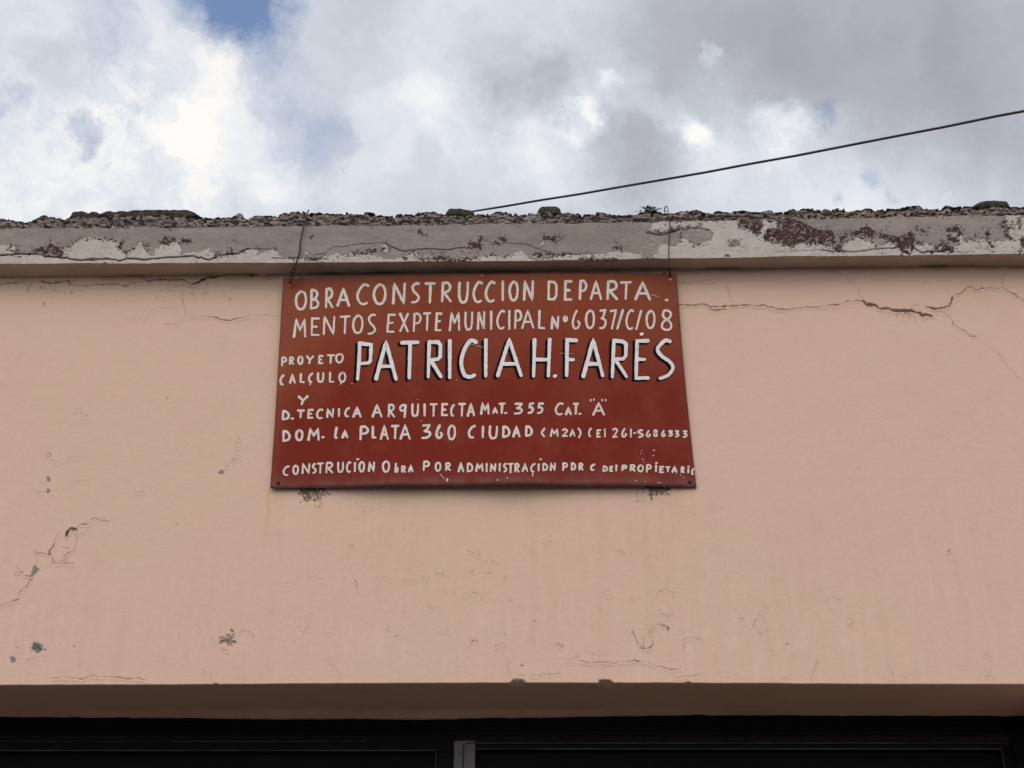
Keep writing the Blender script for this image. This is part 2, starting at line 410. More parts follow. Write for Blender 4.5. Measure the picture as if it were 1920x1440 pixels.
PROF = [(0,408),(12,407),(25,411),(37,413),(52,414),(60,411),(68,407),(76,402),(88,401),(100,401),(108,406),(116,407),(122,410),(127,408),(132,404),(150,401),
 (187,402),(240,400),(290,399),(345,400),(372,404),(380,407),(388,407),(408,405),(415,402),(418,406),(430,406),(440,403),(449,400),(455,402),(457,407),(464,408),(475,402),(490,402),
 (525,401),(530,398),(540,399),(553,394),(575,397),(600,396),(612,395),(618,399),(630,398),(645,400),(650,396),(660,399),(673,400),(680,402),(685,396),(693,396),(700,398),(705,400),(740,404),(752,399),(760,400),(780,400),(790,396),(800,395),
 (814,394),(822,398),(833,400),(842,400),(885,400),(890,400),(912,400),(920,397),(935,394),(948,395),(962,399),(980,400),(994,397),(1005,397),(1010,396),(1050,397),(1065,396),(1072,398),(1080,397),
 (1090,400),(1110,399),(1122,396),(1140,397),(1150,400),(1180,400),(1195,398),(1207,393),(1220,391),(1232,392),(1245,397),(1263,398),(1268,395),(1290,392),(1306,392),(1320,396),(1340,395),(1363,395),(1375,393),(1410,392),(1412,395),(1433,395),(1440,391),(1457,397),(1463,395),(1475,396),(1480,392),
 (1500,391),(1510,388),(1523,388),(1537,392),(1545,390),(1563,389),(1575,389),(1583,388),(1592,393),(1608,393),(1625,388),(1635,389),(1642,391),(1655,389),(1670,390),(1682,389),(1695,388),(1710,384),(1727,383),(1732,389),(1760,388),(1770,387),(1773,384),(1782,383),(1786,387),(1820,385),(1840,384),(1890,384),(1910,385),(1920,384)]
z_prof = edge(PROF, FACE+.004)

def xs_for(step, half=1.62):
    d = np.arange(-half, half+step/2, step)
    a = np.linspace(XL, -half, 60)[:-1]; b_ = np.linspace(half, XR, 60)[1:]
    return np.concatenate([a, d, b_])

# --- wall: dense plaster sheet from cornice to lintel, wrapping under into the recess
STEP = .002
xs = xs_for(STEP); nc = len(xs)
nr = 660
vt = np.linspace(0, 1, nr)
X = np.repeat(xs[None, :], nr, 0)
ztop = z_top(xs)+.004; zlin = z_lin(xs)
nick = .0016*(fbm(xs*18, xs*0, 4, 5)-.5)
for cx, wd, dp in ((970, 15, .010), (1136, 16, .009), (1290, 6, .003), (404, 6, .003)):
    px0, _ = pix(xs, 0, zlin)
    nick += dp*sstep(wd, wd*.5, np.abs(px0-cx))*(.6+.8*fbm(px0/5, px0*0, 2, 9))
zlin0 = zlin; zlin = zlin+nick
Z = ztop[None, :]*(1-vt[:, None])+zlin[None, :]*vt[:, None]
PX, PY = pix(X, 0*X, Z)
crack = np.zeros_like(X); chip = np.zeros_like(X); mold = np.zeros_like(X); rust = np.zeros_like(X); lift = np.zeros_like(X); glow = np.zeros_like(X)
WX = PX+6.0*(fbm(PX/10, PY/10, 4, 21)-.5)+1.6*(vnoise(PX/2.2, PY/2.2, 33)-.5)
WY = PY+7.0*(fbm(PX/10, PY/10, 4, 55)-.5)+1.6*(vnoise(PX/2.2, PY/2.2, 77)-.5)
def window(x0, x1, y0, y1):
    a = P([x0, x1, x0, x1], [y0, y0, y1, y1], np.zeros(4))
    c0, c1 = np.searchsorted(xs, [a[:, 0].min(), a[:, 0].max()])
    m = slice(max(c0-1, 0), min(c1+1, nc))
    cc = np.clip([c0-1, c1+1], 0, nc-1)
    r = (ztop[cc][:, None]-a[:, 2][None])/(ztop[cc]-zlin[cc])[:, None]*(nr-1)
    r0 = int(r.min())-4; r1 = int(r.max())+6
    return slice(max(r0, 0), min(max(r1, 1), nr)), m
def stroke(field, pts, wd, dark=1.0, fade=False, soft=.9, out=None):
    n = len(pts)-1
    for i in range(n):
        (ax, ay), (bx, by) = pts[i], pts[i+1]
        m = wd+6
        s = window(min(ax, bx)-m, max(ax, bx)+m, min(ay, by)-m, max(ay, by)+m)
        d, tt = seg_d(WX[s], WY[s], (ax, ay), (bx, by))
        q = (i+tt)/n
        end = np.minimum(q*n*1.0+.35, (1-q)*n+.35).clip(0, 1) if n > 1 else 1
        fl_ = .35 if wd < 2.75 else .8
        ww = wd*(fl_+1.1*vnoise(WX[s]/7, WY[s]/7, 3)*end)
        k = dark*((.55 if wd < 2.75 else .85)+.75*vnoise(PX[s]/17, PY[s]/17, 29))
        v = np.minimum(k, 1)*sstep(ww/2+soft, ww/2-soft*.6, d)
        field[s] = np.maximum(field[s], v)
        # the lower lip of a crack stands a little proud and catches the light
        dl, _ = seg_d(WX[s], WY[s]-2.2-wd*.3, (ax, ay), (bx, by))
        lift[s] = np.maximum(lift[s], .0018*dark*np.exp(-(dl/(1.6+wd*.5))**2)*min(1.2, .5+wd/4))
        glow[s] = np.maximum(glow[s], dark*np.exp(-(dl/1.9)**2))
def blob(field, pts, dark=1.0, nz=0.0, sc=3):
    x = [p[0] for p in pts]; y = [p[1] for p in pts]
    s = window(min(x)-6, max(x)+6, min(y)-6, max(y)+6)
    d = poly_sd(WX[s], WY[s], pts)
    if nz: d = d+nz*(fbm(PX[s]/sc, PY[s]/sc, 3, 91)-.55)
    field[s] = np.maximum(field[s], dark*sstep(-.9, .9, d))
def ell(cx, cy, rx, ry, n=14):
    return [(cx+rx*math.cos(2*math.pi*k/n), cy+ry*math.sin(2*math.pi*k/n)) for k in range(n)]
CR = [
 (2.3,.95,[(1266,572),(1310,572),(1315,570),(1333,576),(1360,575),(1400,571),(1408,571),(1440,574),(1458,580),(1490,579)]),
 (1.7,.8,[(1490,579),(1505,576),(1540,575),(1555,571),(1570,573),(1590,566),(1605,563),(1618,564)]),
 (4.0,1,[(1618,564),(1624,570),(1632,571),(1648,577),(1665,580),(1680,583),(1695,581),(1712,584),(1728,590),(1747,593)]),
 (1.5,.7,[(1747,593),(1760,587),(1772,587),(1782,594),(1787,607),(1800,615),(1820,627),(1832,632)]),
 (1.2,.35,[(1832,632),(1850,645),(1870,660),(1885,680),(1900,700),(1915,715)]),
 (1.2,.6,[(1708,577),(1713,573),(1735,575)]),
 (2.8,.95,[(1735,575),(1750,578),(1770,577),(1780,574),(1784,566),(1785,556)]),
 (2.0,.85,[(1785,556),(1800,550),(1813,538),(1833,543),(1857,538),(1873,542),(1881,541),(1905,554),(1925,567),(1960,580)]),
 (1.2,.45,[(1586,522),(1600,535),(1610,545),(1618,563)]),
 (1.4,.55,[(1881,541),(1879,528),(1881,518),(1890,510)]),
 (1.2,.5,[(1364,535),(1367,550),(1372,570)]),
 (1.0,.2,[(1368,585),(1366,620),(1368,660)]),
 (1.3,.4,[(1272,531),(1300,530),(1325,534),(1345,532)]), (1.2,.3,[(1300,527),(1330,525),(1350,521)]),
 (1.8,.6,[(1326,581),(1334,580),(1340,583),(1360,581)]),
 (2.6,.8,[(262,521),(280,527),(290,525),(303,524),(318,525),(345,525),(352,529),(360,534)]),
 (3.0,.9,[(360,534),(375,528),(392,520)]),
 (3.0,.9,[(392,520),(420,516),(428,513),(450,513),(466,513),(474,518)]),
 (2.2,.7,[(474,518),(490,516),(505,514),(530,514)]),
 (1.4,.55,[(337,545),(343,555),(345,575),(350,596)]),
 (1.6,.7,[(350,596),(376,593),(405,596),(430,601),(470,594)]), (1.2,.35,[(470,594),(500,592),(525,592)]),
 (1.3,.5,[(310,608),(328,608),(340,600),(350,596)]), (1.1,.35,[(232,602),(270,598),(285,582),(310,578),(335,574)]),
 (2.0,.7,[(0,533),(14,530),(20,533),(45,528)]),
 (2.7,.9,[(75,527),(95,532),(110,528),(130,527),(131,537)]), (1.6,.6,[(131,535),(150,537),(200,534),(220,533),(235,537),(245,532),(265,530)]),
 (1.6,.6,[(58,533),(53,545)]), (2.4,.6,[(0,520),(50,519)]), (2.4,.6,[(225,517),(240,517)]),
 (1.9,.7,[(0,1137),(10,1133),(18,1130),(25,1127),(35,1125)]),
 (2.0,.75,[(33,1115),(42,1108),(42,1103),(48,1102),(53,1094),(62,1085)]),
 (1.8,.75,[(28,1072),(40,1075),(42,1072)]), (2.0,.7,[(47,1079),(58,1081)]), (1.5,.6,[(32,1057),(34,1066),(38,1069)]),
 (1.9,.75,[(64,1035),(75,1038),(91,1039)]), (1.9,.8,[(91,1039),(95,1031),(101,1019)]), (2.0,.8,[(96,1040),(102,1053)]),
 (1.2,.5,[(101,1019),(105,1008),(112,1000)]), (1.6,.6,[(102,1058),(115,1056),(138,1056)]), (1.1,.4,[(102,1054),(120,1050),(135,1047)]),
 (1.9,.75,[(119,1045),(131,1037),(140,1030)]), (1.3,.6,[(140,1030),(142,1018),(144,1010),(140,1004)]), (1.2,.4,[(116,1028),(130,1030)]),
 (1.6,.65,[(144,989),(152,984),(168,981)]), (1.3,.5,[(168,981),(176,972),(190,976),(205,978)]), (1.1,.4,[(193,968),(194,977),(215,976)]),
 (1.2,.5,[(68,1054),(70,1040)]), (1.2,.5,[(82,1065),(88,1058),(100,1056)]), (1.2,.4,[(150,1004),(165,996),(172,993)]),
 (1.4,.5,[(85,848),(95,850),(96,856),(86,855)]), (1.2,.4,[(95,862),(106,867)]), (1.1,.35,[(110,868),(135,858),(155,855),(175,862)]),
 (1.3,.45,[(68,924),(84,924)]), (1.3,.45,[(75,902),(88,904)]), (1.1,.3,[(120,915),(140,905),(170,900)]),
 (1.4,.55,[(420,882),(428,872),(440,866),(438,856)]), (1.4,.55,[(438,862),(452,860)]), (1.4,.5,[(440,848),(442,832),(455,828)]), (1.4,.5,[(440,848),(452,845),(463,841)]),
 (1.1,.35,[(445,824),(448,815)]), (1.4,.4,[(140,768),(148,771),(154,766)]), (1.1,.35,[(152,775),(165,782)]),
 (1.5,.5,[(35,1238),(60,1237),(72,1232)]), (1.2,.4,[(28,1202),(30,1213),(45,1218)]), (1.3,.5,[(440,1190),(455,1182),(470,1185),(478,1198)]),
 (1.3,.5,[(405,1193),(394,1203),(410,1212)]), (1.8,.65,[(95,1272),(160,1272),(170,1268),(195,1270),(250,1272),(275,1275)]),
 (1.1,.4,[(375,1255),(395,1265),(396,1281)]), (1.0,.22,[(365,1150),(382,1200),(370,1240)]), (1.1,.3,[(250,925),(268,922),(272,915)]),
 (1.1,.35,[(500,1000),(530,997),(537,1005)]), (1.4,.55,[(664,1089),(671,1096),(668,1106)]), (1.1,.4,[(575,1086),(590,1080),(602,1076)]),
 (1.2,.45,[(718,1083),(724,1081),(730,1084)]), (1.2,.45,[(755,1091),(764,1089)]), (1.1,.35,[(784,1088),(795,1083),(800,1091)]),
 (1.1,.4,[(815,1068),(818,1078),(840,1079)]), (1.3,.5,[(876,1033),(885,1036),(896,1044)]), (1.4,.5,[(896,1044),(898,1034)]), (1.2,.5,[(920,1055),(930,1053)]), (1.2,.45,[(876,1074),(888,1071)]), (1.1,.4,[(908,1076),(920,1072)]),
 (1.2,.45,[(753,1139),(760,1139),(763,1131)]), (1.2,.4,[(804,1134),(808,1142),(820,1138)]), (1.1,.4,[(870,1114),(895,1113),(905,1122)]),
 (1.2,.4,[(720,1190),(728,1180),(730,1168)]), (1.2,.4,[(740,1194),(762,1196)]), (1.1,.4,[(820,1184),(832,1186),(840,1183)]),
 (1.6,.65,[(882,1208),(885,1201),(893,1200),(895,1206)]), (1.5,.6,[(927,1214),(938,1208),(948,1206)]), (1.2,.5,[(938,1208),(935,1200)]),
 (1.1,.4,[(565,1195),(575,1180),(582,1168)]), (1.1,.35,[(610,1230),(630,1255),(640,1275)]), (1.2,.4,[(955,1230),(952,1250),(957,1275)]),
 (1.1,.35,[(650,1030),(660,1022),(668,1035)]), (1.1,.35,[(680,1050),(690,1035),(695,1030)]),
 (1.5,.5,[(1150,1027),(1160,1034),(1173,1038)]), (1.1,.35,[(1125,1112),(1138,1118),(1150,1115)]), (1.2,.4,[(1180,1118),(1195,1121),(1204,1115)]),
 (1.3,.4,[(1222,1122),(1232,1116),(1235,1108),(1248,1106),(1262,1110),(1266,1122)]), (1.6,.6,[(1234,1137),(1240,1148),(1250,1155),(1262,1145)]),
 (1.8,.65,[(1237,1170),(1250,1176)]), (1.3,.5,[(1208,1172),(1226,1174),(1237,1168)]),
 (1.7,.65,[(1183,1182),(1190,1190),(1195,1205),(1205,1217),(1215,1217),(1224,1212),(1225,1202)]), (1.3,.5,[(1207,1197),(1207,1215)]), (1.5,.55,[(1220,1192),(1217,1184),(1230,1175)]),
 (1.4,.5,[(1282,1215),(1281,1202),(1290,1198),(1305,1195),(1317,1201)]), (1.3,.5,[(1043,1205),(1058,1210),(1054,1215),(1045,1210)]),
 (1.3,.5,[(1058,1240),(1075,1238),(1084,1230),(1078,1226)]), (1.8,.65,[(1085,1241),(1110,1244),(1130,1243),(1170,1242),(1200,1240),(1220,1246)]),
 (1.4,.5,[(1220,1246),(1240,1251),(1255,1256),(1278,1255)]), (1.2,.45,[(1100,1215),(1110,1225),(1125,1235)]),
 (1.5,.55,[(995,1268),(1020,1266),(1055,1263)]), (1.2,.4,[(970,1268),(985,1265)]), (1.5,.5,[(1262,1271),(1295,1269),(1303,1267)]), (1.1,.35,[(1303,1267),(1360,1262),(1400,1270)]),
 (1.3,.45,[(1426,1145),(1412,1172),(1425,1189),(1431,1190),(1438,1181)]), (1.3,.45,[(1424,1153),(1438,1171)]), (1.3,.4,[(1383,1163),(1388,1158),(1396,1163)]), (1.1,.35,[(1405,1112),(1402,1120),(1408,1118)]),
 (1.2,.35,[(1560,1115),(1568,1124),(1582,1126)]), (1.2,.35,[(1556,1145),(1564,1146)]), (1.2,.35,[(1583,1160),(1598,1160),(1598,1175),(1586,1172)]),
 (1.2,.4,[(1655,1265),(1668,1280)]), (1.3,.45,[(1673,1258),(1676,1280)]), (1.2,.4,[(1685,1272),(1700,1272),(1706,1266)]),
 (1.2,.35,[(1845,1226),(1858,1236)]), (1.3,.4,[(1846,1260),(1856,1262)]), (1.1,.3,[(1846,1270),(1858,1270)]), (1.2,.4,[(1520,1281),(1521,1266),(1530,1246),(1538,1238)]),
 (1.0,.25,[(1205,1020),(1208,1010),(1213,995)]), (1.0,.22,[(1280,960),(1300,965),(1330,985),(1340,1010)]), (1.0,.25,[(1120,925),(1122,945)]), (1.2,.5,[(1194,920),(1196,935)]),
 (2.0,.8,[(1776,1036),(1780,1031)]), (1.8,.6,[(1856,954),(1859,955)])]
for wd, dk, pts in CR: stroke(crack, pts, wd, dk)
# fine crazing where the paint film lifts
rnd = random.Random(11)
CL = [(385,800,14,10),(150,770,40,30),(270,925,30,14),(60,1010,30,20),(590,1150,45,35),(655,1035,30,35),(740,1160,40,30),(790,1085,40,12),(900,1050,40,40),(905,1120,50,20),(1310,1140,42,14),
      (1415,1150,30,40),(1565,1125,25,18),(1060,1215,20,20),(1220,1195,35,25),(840,1185,30,12),(930,1205,25,12),(300,1180,80,60),(1340,1255,30,10),(1850,1245,15,25),(1700,1265,30,12),
      (640,1190,60,40),(520,1140,40,40),(1120,1180,50,40),(440,845,20,25),(170,900,50,30),(700,1040,60,50),(580,1090,40,30),(980,1140,40,40),(1480,1230,60,30),(690,960,80,40),(1000,1010,60,60)]
for cx, cy, rx, ry in CL:
    for k in range(int(3+rx*ry/260)):
        x = cx+rnd.gauss(0, .55)*rx; y = cy+rnd.gauss(0, .55)*ry; a = rnd.uniform(0, 6.28); pts = [(x, y)]
        for q in range(rnd.randint(2, 4)):
            a += rnd.uniform(-.9, .9); x += math.cos(a)*rnd.uniform(3, 6); y += math.sin(a)*rnd.uniform(2, 4.5); pts.append((x, y))
        stroke(crack, pts, 1.0, rnd.uniform(.10, .30))
# grey undercoat showing in lost flakes
for pts in ([(65,1058),(71,1067),(77,1069),(70,1075),(64,1079),(61,1084),(56,1080),(61,1070)], [(94,1031),(98,1037),(96,1041),(91,1040)],
            ell(90,898,3.5,6), ell(90,922,3.5,5), [(409,886),(416,881),(421,882),(418,889),(411,891)], ell(24,1237,6,6), ell(69,1214,10,10), [(130,990),(139,990),(143,995),(136,998)],
            [(958,1276),(984,1276),(988,1284),(956,1284)], [(1119,1275),(1132,1274),(1150,1280),(1150,1285),(1126,1284)]):
    blob(chip, pts, 1.0, 1.5)
def specks(cx, cy, rx, ry, n, r0, r1, dk0, dk1, seed, gx=True):
    r = random.Random(seed)
    for k in range(n):
        x = cx+r.gauss(0, .5)*rx; y = cy+(abs(r.gauss(0, .6)) if not gx else r.gauss(0, .5))*ry
        q = r.uniform(r0, r1); blob(mold, ell(x, y, q*r.uniform(.7, 1.6), q, 7), r.uniform(dk0, dk1))
specks(583, 914, 27, 19, 190, .7, 2.6, .5, 1, 1, False); specks(592, 930, 14, 18, 16, .6, 1.4, .4, .8, 2, False)
specks(1230, 913, 24, 12, 140, .7, 2.4, .5, 1, 3, False); stroke(mold, [(1218,922),(1222,938)], 2.5, .8); stroke(mold, [(1233,924),(1248,920),(1256,917)], 2, .7)
specks(1200, 938, 8, 5, 6, .7, 1.5, .4, .7, 4); stroke(mold, [(600,928),(602,950)], 1.4, .6)
stroke(mold, [(124,1006),(128,997),(133,991),(140,990),(143,993)], 4.0, .8); specks(128,1008,6,8,8,.8,1.8,.2,.5,5)
specks(69,1212,10,11,42,.8,2.6,.4,.8,6); specks(427,1200,13,13,60,.9,3.0,.35,.95,7); stroke(mold, [(415,1216),(428,1220)], 2, .7)
specks(355,543,60,22,110,.6,1.7,.15,.5,8); specks(100,545,44,16,45,.6,1.6,.15,.55,9); specks(1700,591,36,10,50,.6,1.6,.15,.5,10)
stroke(mold, [(1692,594),(1697,586),(1705,588),(1709,592)], 1.8, .45); stroke(mold, [(1706,588),(1714,596),(1718,605)], 1.6, .35)
for x, y, q in ((78,540,2),(82,568,2),(82,573,2),(133,549,2),(146,544,1.5),(430,562,2),(312,748,1.5),(312,870,1),(331,984,1.5),(140,1213,2),(1252,1177,3),(1003,1163,1.6),(979,1249,2.2),(1303,1267,1.8),(1475,1206,1.5),(560,1176,1.4),(949,1190,1.4),(1608,877,1.3)):
    blob(mold, ell(x, y, q, q, 8), .75)
stroke(mold, [(1605,876),(1615,877)], 1.5, .12)
# soot line under the cornice
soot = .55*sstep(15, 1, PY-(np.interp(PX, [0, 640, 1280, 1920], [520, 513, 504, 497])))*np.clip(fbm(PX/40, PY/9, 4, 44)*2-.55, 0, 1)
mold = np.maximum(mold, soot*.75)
# rust runs below the sign corners
rr = np.exp(-((PX-(506-(PY-915)*.09+3*(vnoise(PY/20, PX*0, 2)-.5)))/4.2)**2)*sstep(905, 925, PY)*sstep(1090, 920, PY)*1.0
rr = np.maximum(rr, np.exp(-((PX-520)/20)**2)*sstep(905, 918, PY)*sstep(975, 918, PY)*.3)
rr = np.maximum(rr, np.exp(-((PX-1268)/34)**2)*sstep(905, 918, PY)*sstep(1060, 918, PY)*.35)
rr = np.maximum(rr, .10*sstep(500, 620, PX)*sstep(1320, 1180, PX)*sstep(900, 925, PY)*sstep(1180, 930, PY))
rust = rr*(.5+.9*fbm(PX/14, PY/60, 4, 66))
Yw = .0035*(fbm(X*3.1, Z*3.1, 4, 12)-.5)+.0012*(fbm(X*14, Z*14, 4, 18)-.5)
Yw = Yw+.0022*crack+.0012*chip-lift+.0006*mold*(mold > .3)
rowsV = [np.stack([X, Yw, Z], -1)]; rowsA = [np.stack([crack*(1-.0*glow), chip, mold, rust], -1)]
# underside of the lintel, plaster lapping raggedly over the door head
ks = np.concatenate([[.006], np.linspace(.03, BACKY+.012, 22)])
base_sag = np.interp(pix(xs, BACKY, zlin)[0], [0, 250, 500, 780, 960, 1300, 1920], [.003, .006, .013, .015, .012, .003, .001])
for k in ks:
    f = sstep(BACKY-.05, BACKY, k)
    nk = max(0, 1-k/.035)*(.4+1.2*fbm(xs*60, xs*0+k*90, 2, 71))
    zz = zlin0+nick*np.minimum(nk, 1)-.001*min(k/.006, 1)+.0025*(fbm(xs*7+k*9, xs*0+k*12, 3, 4)-.5)*min(1, k*20) - f*(base_sag+.004*fbm(xs*30, xs*0, 4, 61))
    rowsV.append(np.stack([xs, np.full(nc, k), zz], -1)[None])
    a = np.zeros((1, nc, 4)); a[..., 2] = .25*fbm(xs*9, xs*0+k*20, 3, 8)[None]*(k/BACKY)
    rowsA.append(a)
Vw = np.concatenate(rowsV, 0); Aw = np.concatenate(rowsA, 0)
Fw = grid_faces(Vw.shape[0], nc)
# piers beside the door opening
JL, JR = -2.3, 1.46
extra = []; vo = Vw.shape[0]*nc
pv_, pf_ = [], []
for a, b_ in ((XL, JL), (JR, XR)):
    zz = float(zlin.min())-.012
    box(pv_, pf_, a, b_, .0, .30, .10, zz)
Vw = np.concatenate([Vw.reshape(-1, 3), np.array(pv_)]); Fw = np.concatenate([Fw, np.array(pf_)+vo])
Aw = np.concatenate([Aw.reshape(-1, 4), np.zeros((len(pv_), 4))])
me = mesh_np('wall', Vw, Fw); set_attr(me, 'marks', Aw)
link('wall', me, M_wall, house)
del Vw, Fw, Aw, rowsV, rowsA

# --- cornice
xs2 = xs_for(.0016); n2 = len(xs2)
rf = 96
vt = np.linspace(0, 1, rf)
zt2, zb2 = z_ct(xs2)-.004+.009*(fbm(xs2*26, xs2*0, 5, 35, .6)-.5), z_cb(xs2)+.0028*(fbm(xs2*22, xs2*0, 5, 31, .6)-.5)
X = np.repeat(xs2[None], rf, 0); Z = zt2[None]*(1-vt[:, None])+zb2[None]*vt[:, None]
PX, PY = pix(X, FACE+0*X, Z)
WX = PX+9*(fbm(PX/11, PY/11, 4, 5)-.5)+2.0*(vnoise(PX/2.0, PY/2.0, 6)-.5)
WY = PY+7*(fbm(PX/11, PY/11, 4, 7)-.5)+2.0*(vnoise(PX/2.0, PY/2.0, 8)-.5)
def inside(polys):
    d = np.full(PX.shape, -50.)
    for p in polys:
        x0, x1 = min(q[0] for q in p)-45, max(q[0] for q in p)+45
        c = (PX[0] > x0) & (PX[0] < x1)
        if c.any(): d[:, c] = np.maximum(d[:, c], poly_sd(WX[:, c], WY[:, c], p))
    return d
WHITE = [[(-60,459),(0,459),(10,461),(20,464),(33,462),(27,470),(20,477),(-60,477)],
 [(-60,500),(-60,478),(50,477),(60,473),(75,475),(85,480),(105,482),(118,481),(117,469),(133,465),(140,455),(152,449),(165,446),(190,450),(196,448),(200,455),(210,450),(216,451),(228,455),(225,465),(236,473),(240,468),(258,464),(262,456),(270,461),(272,472),(280,480),(290,480),(293,468),(300,462),(320,458),(337,452),(342,470),(338,476),(355,476),(375,475),(392,468),(400,475),(405,480),(440,478),(460,473),(470,468),(480,467),(488,476),(500,474),(510,472),(515,468),(522,480),(545,484),(560,484),(575,486),(600,490),(607,482),(625,480),(632,473),(636,481),(650,479),(688,474),(694,466),(708,463),(692,477),(720,486),(760,484),(778,474),(786,486),(800,489),(860,489),(880,487),(900,484),(925,481),(945,484),(960,478),(975,471),(984,478),(990,487),(1030,488),(1042,477),(1060,478),(1100,477),(1140,473),(1170,474),(1190,477),(1205,482),(1215,490),(1215,500)],
 [(717,473),(719,460),(728,464),(725,474)], [(572,482),(573,474),(579,480)], [(1010,462),(1018,454),(1021,461)],
 [(1217,434),(1225,420),(1240,414),(1386,411),(1390,424),(1400,428),(1410,433),(1417,441),(1427,434),(1423,425),(1425,416),(1450,413),(1459,420),(1457,430),(1437,434),(1432,446),(1440,454),(1460,459),(1480,463),(1495,462),(1500,456),(1520,457),(1545,460),(1560,466),(1567,473),(1580,462),(1585,455),(1598,450),(1610,447),(1625,448),(1632,455),(1640,462),(1655,460),(1672,453),(1680,452),(1690,455),(1700,466),(1712,468),(1718,458),(1725,453),(1745,460),(1752,470),(1765,463),(1785,468),(1795,456),(1787,438),(1795,435),(1805,449),(1809,455),(1830,450),(1845,450),(1865,455),(1880,453),(1894,447),(1890,430),(1884,415),(1883,405),(1900,400),(2000,396),(2000,500),(1220,500),(1228,481),(1230,474),(1240,460),(1252,459),(1255,463),(1270,462),(1273,453),(1279,448),(1278,440),(1280,429),(1275,428),(1255,434),(1236,438),(1233,434)]]
HOLES = [[(1278,436),(1290,429),(1310,427),(1330,432),(1336,440),(1332,452),(1318,455),(1305,461),(1295,456),(1287,451),(1279,449)], [(1367,455),(1375,448),(1385,450),(1387,462),(1367,464)], [(1306,421),(1318,419),(1316,426),(1307,428)],
 [(10,468),(18,465),(20,470),(12,472)], [(1903,419),(1912,413),(1917,420),(1912,425)], [(1890,424),(1896,421),(1896,427)]]
BROWN = [[(1388,411),(1422,412),(1427,430),(1418,437),(1405,431),(1392,425)],
 [(1431,447),(1433,440),(1438,433),(1457,431),(1460,417),(1485,412),(1503,416),(1512,423),(1535,431),(1555,434),(1567,442),(1565,458),(1550,461),(1530,458),(1510,456),(1495,455),(1490,462),(1480,463),(1465,457),(1445,450)],
 [(1598,441),(1606,434),(1615,427),(1632,425),(1642,434),(1640,446),(1620,442)], [(1645,437),(1665,441),(1690,446),(1700,440),(1708,432),(1712,440),(1711,460),(1709,474),(1690,477),(1684,462),(1670,452),(1650,446)],
 [(1573,455),(1575,447),(1585,440),(1584,453)], [(1560,466),(1572,457),(1580,470),(1572,472)], [(1773,432),(1780,428),(1795,427),(1805,435),(1803,440),(1797,440),(1790,434)], [(1776,443),(1795,446),(1799,453),(1790,457)],
 [(1760,465),(1768,452),(1773,457),(1785,462),(1790,474),(1755,475),(1735,473),(1745,468)], [(1721,430),(1728,427),(1737,438),(1731,440)], [(1823,444),(1828,440),(1836,444)], [(1843,444),(1848,430),(1853,432),(1855,444)], [(1883,432),(1889,430),(1895,449),(1886,446)],
 [(1852,452),(1860,455),(1862,464),(1856,466)], [(1914,448),(1922,448),(1922,466),(1916,464)], [(1908,472),(1914,467),(1913,475)], [(1872,424),(1882,421),(1884,428)], [(1826,452),(1836,459),(1830,458)],
 [(876,461),(882,455),(900,452),(906,460),(903,468),(882,468)], [(893,447),(902,443),(905,452),(897,452)], [(918,452),(930,454),(936,458),(925,458)], [(934,447),(946,446),(946,451)], [(805,489),(812,484),(826,480),(840,485),(858,489)], [(826,480),(832,473),(834,482)], [(868,489),(876,481),(882,487)], [(866,466),(878,461),(876,466)], [(997,477),(1003,471),(1012,473),(1018,476),(1030,474),(1036,477),(1020,479),(1008,482)], [(1018,442),(1028,441),(1042,446),(1042,452),(1034,452),(1030,446),(1020,450)], [(1050,446),(1053,443),(1054,449)],
 [(66,470),(80,464),(90,458),(95,455),(102,459),(117,463),(118,480),(108,478),(95,474),(82,474)], [(90,451),(95,448),(97,452)], [(303,456),(310,446),(314,445),(326,450),(314,462)], [(270,463),(274,457),(276,463)], [(341,450),(357,447),(357,456),(344,456)], [(226,455),(233,451),(232,470),(225,466)], [(234,470),(238,474),(234,476)], [(1150,462),(1160,460),(1162,467),(1152,466)], [(780,431),(788,428),(797,440),(788,438)], [(1085,488),(1100,484),(1150,486),(1160,490)], [(433,452),(440,450),(441,453)], [(405,478),(412,473),(412,478)], [(428,474),(431,466),(435,474)], [(580,487),(588,484),(592,488)], [(668,475),(690,472),(704,470),(706,476),(692,478)]]
W = inside(WHITE); H = inside(HOLES); B = inside(BROWN)
W = W+5*(fbm(PX/5, PY/5, 4, 88, .6)-.5)
white = sstep(-.7, .7, W)*(1-sstep(-.7, .7, H))
fl = fbm(PX/4.2, PY/4.2, 3, 40); patch = fbm(PX/55, PY/26, 3, 41)
near = np.exp(-(np.minimum(np.abs(W), np.abs(H))/5.5)**2)
brown = sstep(-.7, .7, B+8.5*(fbm(PX/3.4, PY/3.0, 4, 45, .6)-.45)*np.clip(1.25-B/8, .3, 1)+6*(fbm(PX/14, PY/9, 3, 46)-.5))
brown = np.maximum(brown, .9*sstep(.62, .68, fbm(PX/3.2, PY/3.0, 3, 47))*sstep(-12, -2, B))
brown = np.maximum(brown, sstep(.58, .64, fl+.10*near+.16*(patch-.5)-.07)*near*sstep(.42, .52, patch))
dots = vnoise(PX/3.4, PY/3.4, 71)
brown = np.maximum(brown, sstep(.93, .955, dots)*sstep(.47, .58, patch)*.9)
brown = brown*(1-.95*sstep(.76, .82, vnoise(PX/3, PY/3, 72)))*(1-.8*sstep(.66, .70, fbm(PX/5, PY/4, 3, 79)))
fleck = sstep(.78, .84, vnoise(PX/2.6, PY/2.6, 73))*np.exp(-((PX-1225)/28)**2)*sstep(440, 452, PY)
fleck = np.maximum(fleck, sstep(.74, .8, vnoise(PX/2.6, PY/2.6, 74))*sstep(1, 6, H)*.5)
